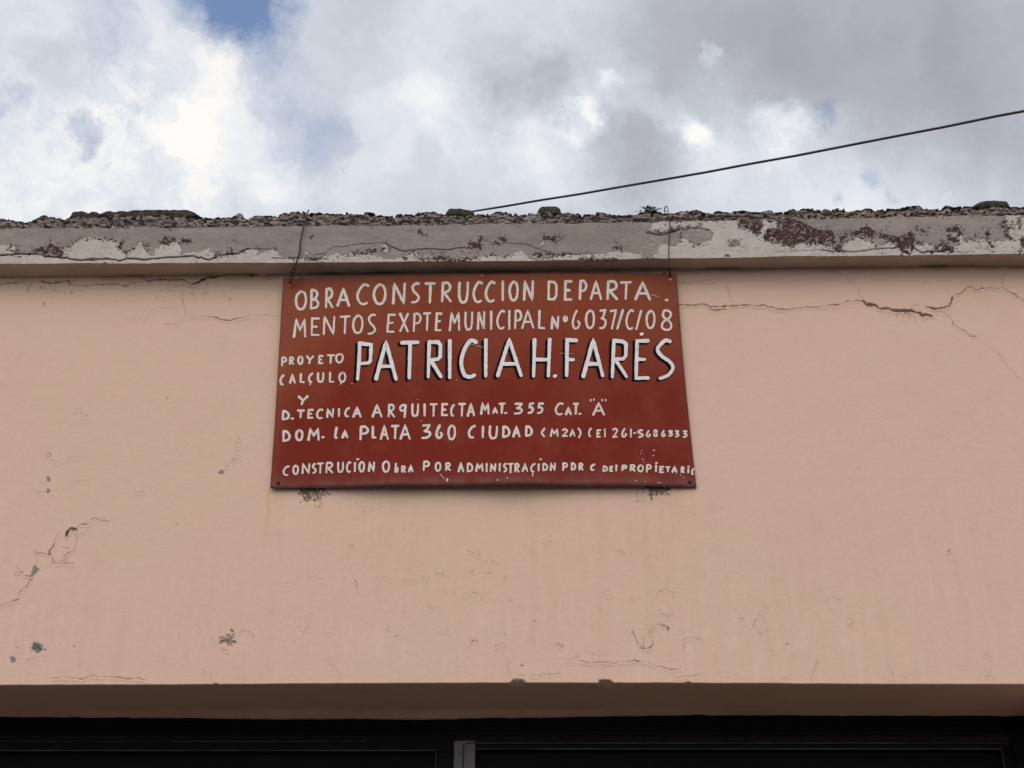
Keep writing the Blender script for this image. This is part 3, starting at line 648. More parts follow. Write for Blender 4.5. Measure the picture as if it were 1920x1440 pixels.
fleck = np.maximum(fleck, sstep(.62, .7, vnoise(PX/3, PY/2.6, 75))*sstep(478, 484, PY)*sstep(760, 800, PX)*sstep(1080, 1000, PX)*.8)
fleck = np.maximum(fleck, .8*sstep(.985, .995, vnoise(PX/3, PY/3, 78)))
white = np.maximum(white*(1-0*brown), fleck)
ck = np.zeros_like(X)
def cstroke(pts, wd, dk):
    for i in range(len(pts)-1):
        a, b_ = pts[i], pts[i+1]
        c = (PX[0] > min(a[0], b_[0])-10) & (PX[0] < max(a[0], b_[0])+10)
        jx = PX[:, c]+2.5*(fbm(PX[:, c]/7, PY[:, c]/7, 3, 14)-.5); jy = PY[:, c]+3*(fbm(PX[:, c]/7, PY[:, c]/7, 3, 15)-.5)
        d, _ = seg_d(jx, jy, a, b_); ck[:, c] = np.maximum(ck[:, c], dk*sstep(wd/2+.8, wd/2-.5, d))
for pts, wd, dk in (([(-30,476),(0,478),(10,479),(30,476),(75,476),(85,481),(105,482),(125,484),(150,489),(165,488),(180,487),(205,486),(225,489),(240,485),(275,487),(295,485),(320,483),(360,481),(375,484),(392,488),(405,482),(412,479),(445,476),(455,471),(465,467)], 2.6, .95), ([(165,487),(178,487)], 5, .95),
    ([(465,467),(490,467),(508,467)], 1.6, .5), ([(510,484),(530,485),(550,484),(600,485),(615,488)], 1.8, .7), ([(585,487),(592,487)], 5, .8), ([(590,477),(610,477),(625,462),(640,463),(670,458),(700,456),(722,456)], 1.5, .55), ([(722,456),(735,462),(757,472),(775,469),(800,467),(840,469),(855,465),(868,464)], 2.0, .75), ([(725,455),(728,442),(735,435),(745,430)], 1.2, .3), ([(610,478),(600,485)], 1.3, .4),
    ([(920,458),(950,456),(985,458),(1000,464),(1020,470),(1040,478)], 1.4, .5), ([(1030,471),(1040,477),(1100,476),(1140,474)], 1.6, .55), ([(1040,442),(1030,446)], 1.2, .4),
    ([(1450,474),(1500,471),(1520,471),(1540,470)], 1.2, .4), ([(1540,470),(1560,472),(1600,473),(1620,471),(1640,468),(1670,466),(1690,464)], 2.0, .75), ([(1710,462),(1718,468),(1728,474),(1745,471),(1760,472)], 2.4, .85), ([(1790,472),(1805,475),(1820,472),(1825,474)], 1.4, .5), ([(1828,470),(1840,466),(1855,470),(1860,475)], 1.1, .35),
    ([(1353,420),(1353,440)], 1.2, .3), ([(1388,461),(1400,467)], 1.6, .3), ([(1402,435),(1415,434)], 1.6, .35), ([(1215,434),(1222,437)], 2, .6), ([(1213,436),(1235,441),(1256,436),(1275,430)], 3.0, .8), ([(1281,432),(1292,428),(1312,427),(1330,432)], 2.2, .6),
    ([(1361,479),(1366,480)], 4, .8), ([(1884,408),(1885,425),(1893,447)], 1.8, .6), ([(1450,474),(1490,475)], 1, .2), ([(586,444),(583,446)], 5, .7), ([(588,460),(586,470)], 1.0, .15)):
    cstroke(pts, wd, dk)
por = sstep(.80, .88, vnoise(PX/2.6, PY/2.0, 51))*sstep(12, 2, PY-np.interp(PX, [0, 1920], [427, 402]))*.8
ck = np.maximum(ck, por)
Yc = FACE-.0022*white*(1-brown)+.0016*brown+.0035*ck+.007*(fbm(X*7, Z*9, 4, 3)-.5)+.0016*(fbm(X*60, Z*60, 3, 9)-.5)
Vc = [np.stack([X, Yc, Z], -1)]; Ac = [np.stack([white, brown, ck, 0*ck], -1)]
for k, f in enumerate((.02, .3, .55, .75, .88, .96, 1.0, 1.12)):
    yy = FACE*(1-f)
    zz = zb2+(z_top(xs2)-zb2)*max(0, min(f, 1.0))*1.0
    zz = zz+.002*(fbm(xs2*8, xs2*0+k*3, 3, 37)-.5)*min(1, f*4)-(.0035*sstep(.6, 1, f)*fbm(xs2*14, xs2*0, 4, 38))
    a = np.zeros((1, n2, 4)); a[..., 3] = 1 if f > .01 else 0
    a[..., 2] = (sstep(.7, 1.0, f)*.85*np.clip(fbm(xs2*16, xs2*0, 4, 39)*2.2-.75, 0, 1))[None]
    Vc.append(np.stack([xs2, np.full(n2, yy), zz], -1)[None]); Ac.append(a)
Vc = np.concatenate(Vc, 0); Ac = np.concatenate(Ac, 0)
me = mesh_np('cornice', Vc, grid_faces(Vc.shape[0], n2)); set_attr(me, 'marks', Ac)
corn = link('cornice', me, M_corn, house)

# --- crumbled mortar bed along the top of the cornice, running back over the parapet
xs3 = xs_for(.0018); n3 = len(xs3)
rm = 40
vt = np.linspace(0, 1, rm)
zb3 = z_ct(xs3)-.014; zt3 = z_prof(xs3)+.0016*(fbm(xs3*45, xs3*0, 3, 83)-.5)
X = np.repeat(xs3[None], rm, 0); Z = zb3[None]*(1-vt[:, None])+zt3[None]*vt[:, None]
PX, PY = pix(X, FACE+0*X, Z)
rg = fbm(PX/8, PY/5.5, 4, 101, .5); cav = sstep(.55, .72, fbm(PX/6, PY/3.6, 3, 131))
layer = sstep(.5, .75, fbm(PX/40, PY/3.4, 3, 141))
Ym = FACE+.004-.018*(rg-.5)+.012*cav+.007*layer+.006*vt[:, None]**4*(.4+fbm(PX/12, PY*0, 3, 15))
Ym[0] = FACE+.0035
mk = np.zeros((rm, n3, 4))
mk[..., 0] = sstep(-.7, .7, poly_sd(PX+2*(fbm(PX/6, PY/6, 3, 1)-.5), PY, [(981,405),(988,399),(1000,396),(1015,396),(1011,409),(990,410)]))
mk[..., 0] = np.maximum(mk[..., 0], sstep(-.7, .7, poly_sd(PX, PY, [(990,415),(992,412),(1000,412),(994,417)])))
dark = np.exp(-((PY-np.interp(PX, [p[0] for p in PROF], [p[1] for p in PROF]))/3.6)**2)
mk[..., 1] = np.clip(dark*1.5*fbm(PX/18, PY*0, 3, 19)*1.6-.25, 0, 1)*(1-mk[..., 0])
red = poly_sd(PX+5*(fbm(PX/8, PY/4, 3, 3)-.5), PY+3*(fbm(PX/8, PY/4, 3, 5)-.5), [(1700,407),(1705,401),(1718,400),(1736,405),(1722,410),(1705,411)])
mk[..., 2] = .8*sstep(-.7, .7, red)
Vm = [np.stack([X, Ym, Z], -1)]; Am = [mk]
for k, yy in enumerate((-.035, .02, .09, .18, .26)):
    zz = zt3-.004-.006*k/4+.018*(fbm(xs3*13+k*7.7, xs3*0+k*3, 4, 27)-.55)
    zz = np.minimum(zz, zt3+.01*(yy-FACE)*3)
    a = np.zeros((1, n3, 4)); a[..., 1] = .5
    Vm.append(np.stack([xs3, np.full(n3, yy), zz], -1)[None]); Am.append(a)
a = np.zeros((1, n3, 4)); Vm.append(np.stack([xs3, np.full(n3, .27), zb3-.4], -1)[None]); Am.append(a)
Vm = np.concatenate(Vm, 0); Am = np.concatenate(Am, 0)
me = mesh_np('mortar_bed', Vm, grid_faces(Vm.shape[0], n3, 0, True)); set_attr(me, 'marks', Am)
link('mortar_bed', me, M_mort, corn)
# roof slab and side walls close the body of the house
zr = float(z_ct(np.array([0.]))[0])-.25
boxes('roof', [(XL+.2, XR-.2, .275, 9, zr-.2, zr)], M_mort, house, 0)
boxes('side_wall', [(XL, XL+.2, .301, 9, .10, zr-.202)], M_wall, house, 0)
boxes('side_wall', [(XR-.2, XR, .301, 9, .10, zr-.202)], M_wall, house, 0)

# --- door leaves in the recess
def zpx(py, Y): return float(P(np.array(960.), np.array(float(py)), np.array(Y))[2])
def xpx(px, py, Y): return float(P(np.array(float(px)), np.array(float(py)), np.array(Y))[0])
D0 = BACKY
ztop_d = zpx(1325, D0)
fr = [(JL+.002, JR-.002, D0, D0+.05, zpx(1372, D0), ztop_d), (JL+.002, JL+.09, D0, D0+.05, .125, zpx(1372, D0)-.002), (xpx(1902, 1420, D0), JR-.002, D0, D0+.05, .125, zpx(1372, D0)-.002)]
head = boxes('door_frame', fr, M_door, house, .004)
boxes('moulding', [(JL+.01, JR-.01, D0-.008, D0-.0005, zpx(1361, D0-.008), zpx(1359.5, D0-.008)), (JL+.01, JR-.01, D0-.008, D0-.0005, zpx(1374, D0-.008), zpx(1371, D0-.008))], M_door, head, .0015)
DY = D0+.022
def leaf(x0, x1, zt, zt2, sl, sr, tilt, stile_mat, side):
    door = boxes('door', [(x0, x1, DY+.012, DY+.03, .14, zt)], M_panel, house, 0)
    boxes('top_rail', [(x0, x1, DY-.006, DY+.0115, zt2, zt)], M_door, door, .003)
    boxes('stile', [(x0, x0+sl, DY-.010, DY+.0115, .14, zt-.0005 if side else zt2-.001)], stile_mat if side else M_door, door, .003)
    boxes('stile', [(x1-sr, x1, DY-.006, DY+.0115, .14, zt2-.001)], M_door, door, .003)
    boxes('bottom_rail', [(x0+sl+.001, x1-sr-.001, DY-.006, DY+.0115, .14, .30)], M_door, door, .003)
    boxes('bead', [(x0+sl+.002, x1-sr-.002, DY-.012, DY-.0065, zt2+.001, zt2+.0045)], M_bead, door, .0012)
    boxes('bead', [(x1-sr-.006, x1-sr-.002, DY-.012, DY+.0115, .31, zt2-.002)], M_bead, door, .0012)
    if side:
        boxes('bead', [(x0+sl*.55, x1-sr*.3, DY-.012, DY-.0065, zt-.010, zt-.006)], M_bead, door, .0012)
        boxes('bead', [(x0+sl*.43, x0+sl*.47, DY-.014, DY-.0105, .31, zt-.012)], M_screw, door, 0)
    else:
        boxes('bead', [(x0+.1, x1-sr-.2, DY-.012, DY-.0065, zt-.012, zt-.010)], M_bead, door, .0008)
    return door
xm = xpx(851, 1420, DY)
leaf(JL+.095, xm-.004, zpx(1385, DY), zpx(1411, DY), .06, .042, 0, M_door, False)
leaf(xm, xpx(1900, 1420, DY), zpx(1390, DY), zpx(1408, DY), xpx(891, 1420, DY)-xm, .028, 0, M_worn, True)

# ---------------------------------------------------------------- hand-painted sign
sg_c = P(np.array([531.5, 1268.5, 1306, 507.5]), np.array([523.5, 513.5, 914, 917]), np.array([-.020, -.020, -.007, -.007]))
NU, NV = 90, 54
def bulge(u, v):
    s = np.sin(np.pi*np.clip(u, 0, 1))
    return .002+.021*s*(v**2)+.010*s*(1-v)+.0035*np.sin(u*9+1.3)*np.sin(np.pi*np.clip(v*.9+.05, 0, 1))+.003*np.sin(u*21+2)*(v**6)
def sheet(u, v):
    u = np.asarray(u, float); v = np.asarray(v, float)
    p = sg_c[0]*((1-u)*(1-v))[..., None]+sg_c[1]*(u*(1-v))[..., None]+sg_c[2]*(u*v)[..., None]+sg_c[3]*((1-u)*v)[..., None]
    p = p.copy(); p[..., 1] -= bulge(u, v)
    # edges are not quite straight: shears left small waves in the cut
    e = .0022*(vnoise(v*7, v*0+3, 5)-.5)
    p[..., 0] += e*np.where(u < .02, 1, 0)+(-.004*np.sin(np.pi*v))*sstep(.9, 1, u)
    return p
u0 = np.linspace(0, 1, NU); v0 = np.linspace(0, 1, NV)
U, Vv = np.meshgrid(u0, v0)
front = sheet(U, Vv); back = front.copy(); back[..., 1] += .0012
nv = NU*NV
F = [grid_faces(NV, NU), grid_faces(NV, NU, nv, True)]
i = np.arange(nv).reshape(NV, NU)
for a in (i[0, ::-1], i[-1, :], i[:, 0], i[::-1, -1]):
    F.append(np.stack([a[:-1], a[1:], a[1:]+nv, a[:-1]+nv], -1))
F = np.concatenate(F)
me = mesh_np('sheet', np.concatenate([front.reshape(-1, 3), back.reshape(-1, 3)]), F)
fade = 1.0-1.15*Vv+.55*np.exp(-U/.07)+.12*np.exp(-(1-U)/.05)  # orange mask: paint fade and reflected soffit light together
edge_d = np.minimum(np.minimum(U, 1-U)*1.2, np.minimum(Vv, 1-Vv)*.7)
wear = np.exp(-edge_d/.012)*.35+.75*np.exp(-(1-Vv)/.035)
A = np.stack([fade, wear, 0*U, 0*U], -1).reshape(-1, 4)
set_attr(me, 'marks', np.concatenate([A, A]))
sign = empty('painted_sign', tuple((sg_c[2]+sg_c[3])/2))
tag(sign, 'red hand-painted metal sign with white lettering, hung by wires below the cornice', 'sign')
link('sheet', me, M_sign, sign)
# photo measurement -> sheet position (u,v); Newton on the sheet
def to_uv(px, py):
    px = np.asarray(px, float); py = np.asarray(py, float)
    u = (px-520)/770; v = (py-518)/396
    for _ in range(14):
        q = sheet(u, v); a, b_ = pix(q[..., 0], q[..., 1], q[..., 2])
        u = u+(px-a)/770; v = v+(py-b_)/396
    return u, v
def on_sheet(px, py, off):
    u, v = to_uv(px, py); q = sheet(u, v); q = q.copy(); q[..., 1] -= off; return q

# brush alphabet: strokes in a unit box, y down; 's' marks a curved stroke
G = {
 'A':[('p',[(0,1),(.5,0),(1,1)]),('p',[(.2,.66),(.8,.66)])],
 'B':[('p',[(.08,0),(0,1)]),('s',[(.08,0),(.6,.02),(.88,.2),(.6,.42),(.12,.5)]),('s',[(.12,.5),(.75,.56),(1,.75),(.7,.94),(0,1)])],
 'C':[('s',[(1,.05),(.62,0),(.2,.25),(0,.6),(.22,.93),(.6,1),(.9,.93)])],
 'c':[('s',[(1,.0),(.45,.15),(0,.55),(.2,.95),(.75,1)])],
 'D':[('p',[(.06,0),(0,1)]),('s',[(.06,0),(.6,.06),(1,.45),(.8,.85),(0,1)])],
 'd':[('p',[(.05,.02),(.02,.98)]),('p',[(.05,.02),(.72,.03),(.98,.2),(.96,.75),(.7,.97),(.02,.98)])],
 'E':[('p',[(1,0),(.08,0),(0,1),(1,1)]),('p',[(.05,.5),(.72,.5)])],
 'e':[('p',[(1,.02),(.2,.02),(0,.98),(.85,1)]),('p',[(.1,.5),(.75,.46)])],
 'F':[('p',[(1,0),(.1,0),(0.05,1)]),('p',[(.1,.55),(.72,.55)])],
 'H':[('p',[(.06,0),(0,1)]),('p',[(1,0),(.92,1)]),('p',[(.05,.55),(.93,.55)])],
 'I':[('p',[(.55,0),(.45,1)])],
 'L':[('p',[(.08,0),(0,.98),(1,1)])],
 'l':[('s',[(.7,0),(.2,.5),(0,.95),(.9,1)])],
 '1':[('p',[(.3,.1),(.75,0),(.6,1)])],
 'M':[('p',[(0,1),(.2,0),(.52,.62),(.95,0),(1,1)])],
 'N':[('p',[(0,1),(.08,0),(.9,1),(1,0)])],
 'O':[('s',[(.5,0),(.12,.2),(0,.55),(.18,.9),(.5,1),(.85,.85),(1,.45),(.85,.1),(.5,0)])],
 'P':[('p',[(.1,0),(0,1)]),('s',[(.1,.02),(.65,0),(1,.25),(.75,.5),(.06,.56)])],
 'p':[('p',[(.15,.02),(.12,.5),(0,1)]),('p',[(.13,.02),(.97,.05),(.9,.5),(.75,.56),(.1,.56)])],
 'q':[('s',[(.95,.05),(.5,0),(.05,.18),(.15,.42),(.55,.45),(.92,.3)]),('p',[(.98,0),(.8,1)])],
 'R':[('p',[(.1,0),(0,1)]),('s',[(.1,.02),(.65,0),(.95,.22),(.7,.45),(.06,.52)]),('p',[(.2,.52),(1,1)])],
 'r':[('p',[(.1,.0),(0,1)]),('p',[(.1,.02),(.75,.03),(.95,.12),(.93,.42),(.75,.5),(.07,.52)]),('p',[(.22,.52),(1,1)])],
 'S':[('s',[(1,.03),(.6,0),(.12,.18),(.3,.42),(.8,.62),(1,.8),(.6,.97),(0,1)])],
 's':[('s',[(.85,.02),(.5,0),(.05,.22),(.3,.42),(.82,.56),(1,.74),(.7,.92),(.2,1)])],
 'T':[('p',[(0,.02),(1,0)]),('p',[(.52,.02),(.44,1)])],
 'U':[('s',[(.05,0),(0,.6),(.18,.95),(.5,1),(.82,.9),(.98,.5),(1,0)])],
 'X':[('p',[(0,0),(.95,1)]),('p',[(1,0),(0,1)])],
 'Y':[('p',[(0,0),(.48,.52)]),('p',[(1,0),(.48,.52),(.35,1)])],
 'Z':[('s',[(.05,.15),(.5,0),(.95,.2),(.6,.6),(.05,1)]),('p',[(.05,1),(1,.97)])],
 '0':[('s',[(.5,0),(.12,.2),(0,.55),(.18,.9),(.5,1),(.85,.85),(1,.45),(.85,.1),(.5,0)])],
 '2':[('s',[(.05,.15),(.5,0),(.95,.2),(.6,.6),(.05,1)]),('p',[(.05,1),(1,.97)])],
 '3':[('p',[(.1,.03),(.95,0)]),('s',[(.95,0),(.6,.36),(.3,.46)]),('s',[(.3,.46),(.9,.55),(1,.78),(.6,.98),(0,1)])],
 '5':[('p',[(1,0),(.35,.02),(.2,.42)]),('s',[(.2,.42),(.7,.42),(.92,.65),(.6,.92),(0,1)])],
 '6':[('s',[(.6,0),(.2,.35),(0,.72),(.25,1),(.7,.98),(1,.75),(.75,.6)])],
 '7':[('p',[(0,.05),(1,0),(.2,1)])],
 '8':[('s',[(.5,.46),(.12,.3),(.2,.06),(.6,0),(.95,.15),(.8,.38),(.5,.46),(.1,.62),(0,.85),(.4,1),(.85,.95),(1,.75),(.8,.56),(.5,.46)])],
 '/':[('p',[(1,0),(0,1)])], '(':[('s',[(1,0),(.25,.3),(0,.6),(.9,1)])], ')':[('s',[(0,0),(.8,.25),(.95,.6),(.2,1)])],
 '.':[('p',[(.2,.6),(.8,.4)])], "'":[('p',[(.6,0),(.3,1)])], ',':[('p',[(.7,0),(.2,1)])],
 'b':[('p',[(.3,0),(0,1)]),('s',[(.1,.55),(.7,.5),(1,.7),(.7,.98),(0,1)])],
 'o':[('s',[(.5,.05),(.1,.2),(0,.65),(.25,1),(.7,.95),(1,.5),(.9,.15),(.5,.05)])]}
K = 1920/410
O1, O2, O3, O4 = (500, 500), (900, 500), (500, 710), (900, 710)
LINES = [
 (7.0, M_white, [(O1, [('O',245,358,205,388),('B',378,465,195,382),('R',510,590,185,370),('A',612,735,185,355),('C',785,905,148,342),('O',930,1055,145,342),('N',1100,1225,138,335),('S',1262,1348,135,325),('T',1385,1490,135,328),('R',1528,1628,130,320),('U',1678,1778,128,325),('C',1805,1902,125,325)]),
   (O2, [('C',40,140,125,320),('I',188,212,120,310),('O',248,342,120,310),('N',375,478,118,303),('d',588,685,118,303),('E',735,815,118,302),('P',865,945,115,298),('A',962,1075,118,298),('R',1108,1215,120,298),('T',1228,1340,125,298),('A',1352,1503,128,300),('.',1626,1656,284,302)])]),
 (6.0, M_white, [(O1, [('M',230,350,455,628),('E',385,470,445,610),('N',490,605,430,605),('T',640,740,428,600),('O',750,852,420,595),('S',882,962,412,600),('e',1048,1138,412,585),('X',1162,1252,405,580),('P',1282,1362,405,578),('T',1372,1450,400,570),('e',1475,1545,400,570),('M',1597,1700,395,570),('U',1735,1815,393,565),('N',1845,1922,388,560)]),
   (O2, [('I',88,108,385,560),('C',142,225,380,557),('I',248,267,380,560),('P',298,372,378,555),('A',360,480,375,550),('L',508,578,378,552),('N',620,698,430,555),('O',727,772,428,490),('6',803,885,376,552),('0',920,1012,375,552),('3',1042,1112,372,550),('7',1138,1205,372,555),('/',1195,1265,375,558),('C',1275,1355,375,558),('/',1362,1425,375,560),('0',1452,1542,380,552),('8',1588,1690,375,568)])]),
 (5.6, M_white, [(O1, [('P',125,182,790,880),('R',195,245,788,868),('O',268,325,780,865),('Y',345,418,778,862),('E',450,500,775,858),('T',525,605,768,858),('O',600,678,758,852)])]),
 (5.8, M_white, [(O1, [('c',112,160,945,1045),('A',195,258,938,1030),('L',288,338,932,1025),('c',362,412,930,1022),(',',372,395,1015,1048),('U',440,508,925,1022),('L',545,598,920,1022),('O',628,700,922,1022),(',',640,662,1012,1042)])]),
 (6.2, M_white, [(O3, [('Y',270,370,145,240)])]),
 (6.0, M_white, [(O3, [('D',132,205,278,370),('.',212,240,340,362),('T',265,338,270,352),('E',355,415,265,355),('C',432,500,262,360),('N',522,595,258,348),('I',625,645,258,340),('c',680,735,248,342),('A',752,835,245,345),('A',920,1020,220,345),('R',1060,1130,220,345),('q',1160,1232,222,352),('U',1268,1340,215,338),('I',1375,1398,215,338),('T',1430,1505,215,338),('E',1530,1595,215,332),('c',1610,1655,222,335),('T',1680,1752,212,338),('A',1755,1832,210,338)]),
   (O4, [('M',0,85,208,320),('A',105,160,250,312),('T',160,228,210,315),('.',216,238,294,310),('3',295,378,210,318),('5',415,478,208,312),('5',495,562,208,315),('C',655,735,208,325),('A',745,808,245,325),('T',812,875,210,322),('.',868,888,302,318),("'",960,985,175,210),("'",988,1012,172,200),('A',985,1100,205,328),("'",1085,1058,175,205),("'",1115,1090,175,203)])]),
 (6.4, M_white, [(O3, [('D',135,212,452,560),('O',248,325,442,552),('M',355,468,430,550),('.',485,505,505,523),('l',592,630,420,530),('A',655,720,448,528),('P',812,900,412,545),('L',920,968,412,530),('A',992,1075,405,542),('T',1090,1170,405,535),('A',1165,1268,400,542),('3',1355,1445,398,532),('6',1480,1550,402,530),('0',1585,1665,400,545),('c',1765,1838,405,528)]),
   (O4, [('I',12,38,412,528),('U',75,160,410,535),('D',192,268,412,525),('A',282,358,410,520),('D',393,465,410,515)])]),
 (5.0, M_white, [(O4, [('(',535,575,430,518),('M',612,690,435,515),('Z',715,775,435,515),('A',785,840,440,512),(')',855,892,430,528),('c',948,985,430,515),('E',1020,1065,445,520),('1',1080,1110,435,522),('2',1158,1215,430,522),('6',1240,1292,432,518),('I',1318,1332,438,522),('.',1350,1367,470,486),('s',1378,1438,445,522),('6',1455,1502,448,518),('8',1520,1562,445,515),('6',1590,1632,450,515),('3',1648,1695,452,512),('3',1708,1750,452,518),('3',1775,1822,452,522)])]),
 (5.2, M_white, [(O3, [('c',140,205,760,855),('O',225,285,755,848),('N',305,385,740,840),('s',395,440,742,838),('T',440,505,735,840),('R',515,588,730,835),('U',618,680,728,830),('C',695,745,725,828),('I',765,785,732,825),('.',790,815,700,716),('O',805,865,722,825),('N',890,952,725,822),('O',1012,1085,718,828),('b',1120,1160,738,828),('R',1178,1225,762,830),('A',1240,1290,755,825),('P',1370,1435,720,815),('O',1475,1535,728,820),('R',1565,1620,735,815),('A',1675,1735,730,825),('D',1755,1815,738,825),('M',1830,1905,740,820)]),
   (O4, [('I',48,68,740,825),('N',85,145,740,822),('I',163,182,740,820),('s',200,240,740,825),('T',240,300,738,835),('R',300,350,740,828),('A',365,425,738,822),('c',440,490,740,826),(',',455,470,820,866),('I',505,525,745,820),('.',524,541,700,716),('D',545,600,740,815),('N',612,668,735,815),('P',720,775,735,815),('D',795,845,735,810),('R',862,910,738,810),('c',965,1015,745,812),('D',1075,1125,762,822),('E',1135,1172,765,820),('I',1185,1208,752,820),('P',1240,1295,755,818),('R',1312,1368,752,820),('O',1380,1440,752,825),('P',1455,1510,750,830),('I',1532,1558,755,825),('.',1540,1562,734,748),('E',1570,1620,765,832),('T',1625,1675,768,825),('A',1680,1735,765,830),('R',1760,1800,770,835),('I',1818,1840,785,835),('.',1824,1842,768,780),('c',1852,1884,785,848)])])]
NAME = (7.4, M_bold, [(O1, [('p',780,940,650,1012),('A',945,1155,645,1008),('T',1170,1348,648,1000),('r',1400,1550,640,990),('I',1588,1628,638,992),('C',1690,1858,635,990)]),
   (O2, [('I',32,70,630,985),('A',140,378,625,980),('H',455,628,625,980),('.',648,672,950,974),('F',740,865,630,980),('A',890,1095,625,980),('r',1145,1305,628,990),('E',1352,1495,635,998),('.',1408,1436,582,604),('s',1535,1710,632,998)])])
rl = random.Random(5)
def strokes_px(line, dw=0):
    wd, m, runs = line; out = []; word = 0; last = None
    if m is M_white: wd = wd*.75
    for org, lst in runs:
        for ch, x0, x1, y0, y1 in lst:
            X0, X1 = org[0]+x0/K, org[0]+x1/K; Y0, Y1 = org[1]+y0/K, org[1]+y1/K
            if last is not None and min(X0, X1)-last > 11.5: word += 1
            last = max(X0, X1)
            ins = min(wd/2, (Y1-Y0)*.3); insx = min(wd/2, abs(X1-X0)*.32)*(1 if X1 > X0 else -1)
            if ch == '.': ins = insx = 0
            X0 += insx; X1 -= insx; Y0 += ins; Y1 -= ins
            for q, (kd, pts) in enumerate(G[ch]):
                j = .012
                pts = [(X0+(X1-X0)*(a+rl.uniform(-j, j)), Y0+(Y1-Y0)*(b_+rl.uniform(-j, j))) for a, b_ in pts]
                w_ = wd*rl.uniform(.9, 1.08)
                if ch == '.': w_ = min(wd*.9, abs(Y1-Y0)*1.0+1); 
                if ch in "',": w_ = wd*.62
                if kd == 's':
                    closed = math.dist(pts[0], pts[-1]) < .1*abs(Y1-Y0)
                    pts = catmull(pts, 6)
                else:
                    pp = []
                    for a, b_ in zip(pts[:-1], pts[1:]):
                        n = max(2, int(math.dist(a, b_)/5))
                        pp += [(a[0]+(b_[0]-a[0])*k/n, a[1]+(b_[1]-a[1])*k/n) for k in range(n)]
                    pts = pp+[pts[-1]]
                out.append((pts, w_, q, word))
    return out
def ribbon(pts, w_, rnd, taper=.82):
    """outline pairs of a brushed stroke, with rounded ends"""
    pts = [np.array(p) for p in pts]; n = len(pts); A_, B_ = [], []
    for i in range(n):
        a = pts[max(i-1, 0)]; c_ = pts[min(i+1, n-1)]
        if 0 < i < n-1:
            d1 = pts[i]-a; d2 = c_-pts[i]
            d1 = d1/(np.linalg.norm(d1)+1e-9); d2 = d2/(np.linalg.norm(d2)+1e-9); tt = d1+d2
            if np.linalg.norm(tt) < .35: tt = d2
            cosh = max(.8, math.sqrt(max(0, (1+float(d1@d2))/2)))
        else: tt = c_-a; cosh = 1
        tt = tt/(np.linalg.norm(tt)+1e-9); nn = np.array([-tt[1], tt[0]])
        q = i/max(1, n-1)
        ww = w_/2*(1-(1-taper)*q)*rnd.uniform(.9, 1.1)/cosh
        if i == 0:
            A_.append(pts[i]-tt*ww*.75+nn*ww*.55); B_.append(pts[i]-tt*ww*.75-nn*ww*.55)
        A_.append(pts[i]+nn*ww*rnd.uniform(.94, 1.06)); B_.append(pts[i]-nn*ww*rnd.uniform(.94, 1.06))
        if i == n-1:
            A_.append(pts[i]+tt*ww*.75+nn*ww*.5); B_.append(pts[i]+tt*ww*.75-nn*ww*.5)
    return np.array(A_), np.array(B_)
def paint(name, strokes, m, off, dx=0, dy=0, seed=1):
    rnd = random.Random(seed); V, F = [], []; o = 0
    for k, (pts, w_, q, *_w) in enumerate(strokes):
        a, b_ = ribbon(pts, w_, rnd)
        a = a+np.array([dx, dy]); b_ = b_+np.array([dx, dy])
        of = off+.00012*q+.00006*(k % 2)
        pa = on_sheet(a[:, 0], a[:, 1], of); pb = on_sheet(b_[:, 0], b_[:, 1], of)
        n = len(a)
        V.append(np.concatenate([pa, pb])); i = np.arange(n-1)
        F.append(np.stack([i, i+n, i+n+1, i+1], -1)+o); o += 2*n
    me = mesh_np(name, np.concatenate(V), np.concatenate(F))
    return link(name, me, m, sign, False)
for k, ln in enumerate(LINES):
    ss = strokes_px(ln)
    for wdx in sorted({q[3] for q in ss}): paint('lettering', [q for q in ss if q[3] == wdx], ln[1], .0007, seed=k*20+wdx)
st = strokes_px(NAME)
paint('lettering', st, M_bold, .0016, seed=50)
dot = [s for s in st if len(s[0]) > 3]
sh = []
for f in (.25, .5, .75, 1.0):
    for (pts, w_, q, _) in dot: sh.append(([(x-4.6*f, y+2.6*f) for x, y in pts], w_*1.1, q+4*int(f*4-1)*.6))
paint('letter_shadow', sh, M_black, .0004, seed=51)
# stray flecks and scratches of paint
rf_ = random.Random(3); fk = []
for x, y, r in ((1251,562,1.3),(1226,845,1.8),(1225,855,1.5),(1202,851,1.2),(1203,846,1),(1205,862,1.3),(1207,867,1.3),(933,901,1.6),(951,897,1.6),(839,901,2.2),(1192,902,1.3),(1234,906,1.2),(1238,906,1.2),(1210,904,1),(904,518,1.6),(660,720,1.2),(1268,889,1),(1276,892,1.2),(1282,896,1.2),(783,750,1),(856,713,1),(790,790,1)):
    fk.append(([(x-r*.5, y), (x+r*.5, y-r*.3)], r*1.2, 0))
fk += [([(839, 897), (838, 904)], 1.6, 0), ([(826, 890), (834, 899)], 1.0, 0), ([(1221, 553), (1236, 558)], .7, 0), ([(1050,663),(1075,664)], .4, 1), ([(880,645),(905,652)], .6, 1)]
for q in fk: paint('paint_fleck', [q], M_white, .0022, seed=52)
def disc(name, px, py, rpx, m, parent, dome=.003):
    q = on_sheet(np.array([px]), np.array([py]), .0012)[0]; r = rpx*.00163; V = [q+np.array([0, -dome, 0])]; F = []
    n = 16
    for ring, (rr, d) in enumerate(((.6, dome*.85), (1, 0))):
        for k in range(n):
            a = 2*math.pi*k/n; V.append(q+np.array([r*rr*math.cos(a), -d, r*rr*1.0*math.sin(a)]))
    for k in range(n):
        k2 = (k+1) % n; F.append([0, 1+k, 1+k2]); F.append([1+k, 1+n+k, 1+n+k2, 1+k2])
    return link(name, mesh_np(name, np.array(V), F), m, parent)
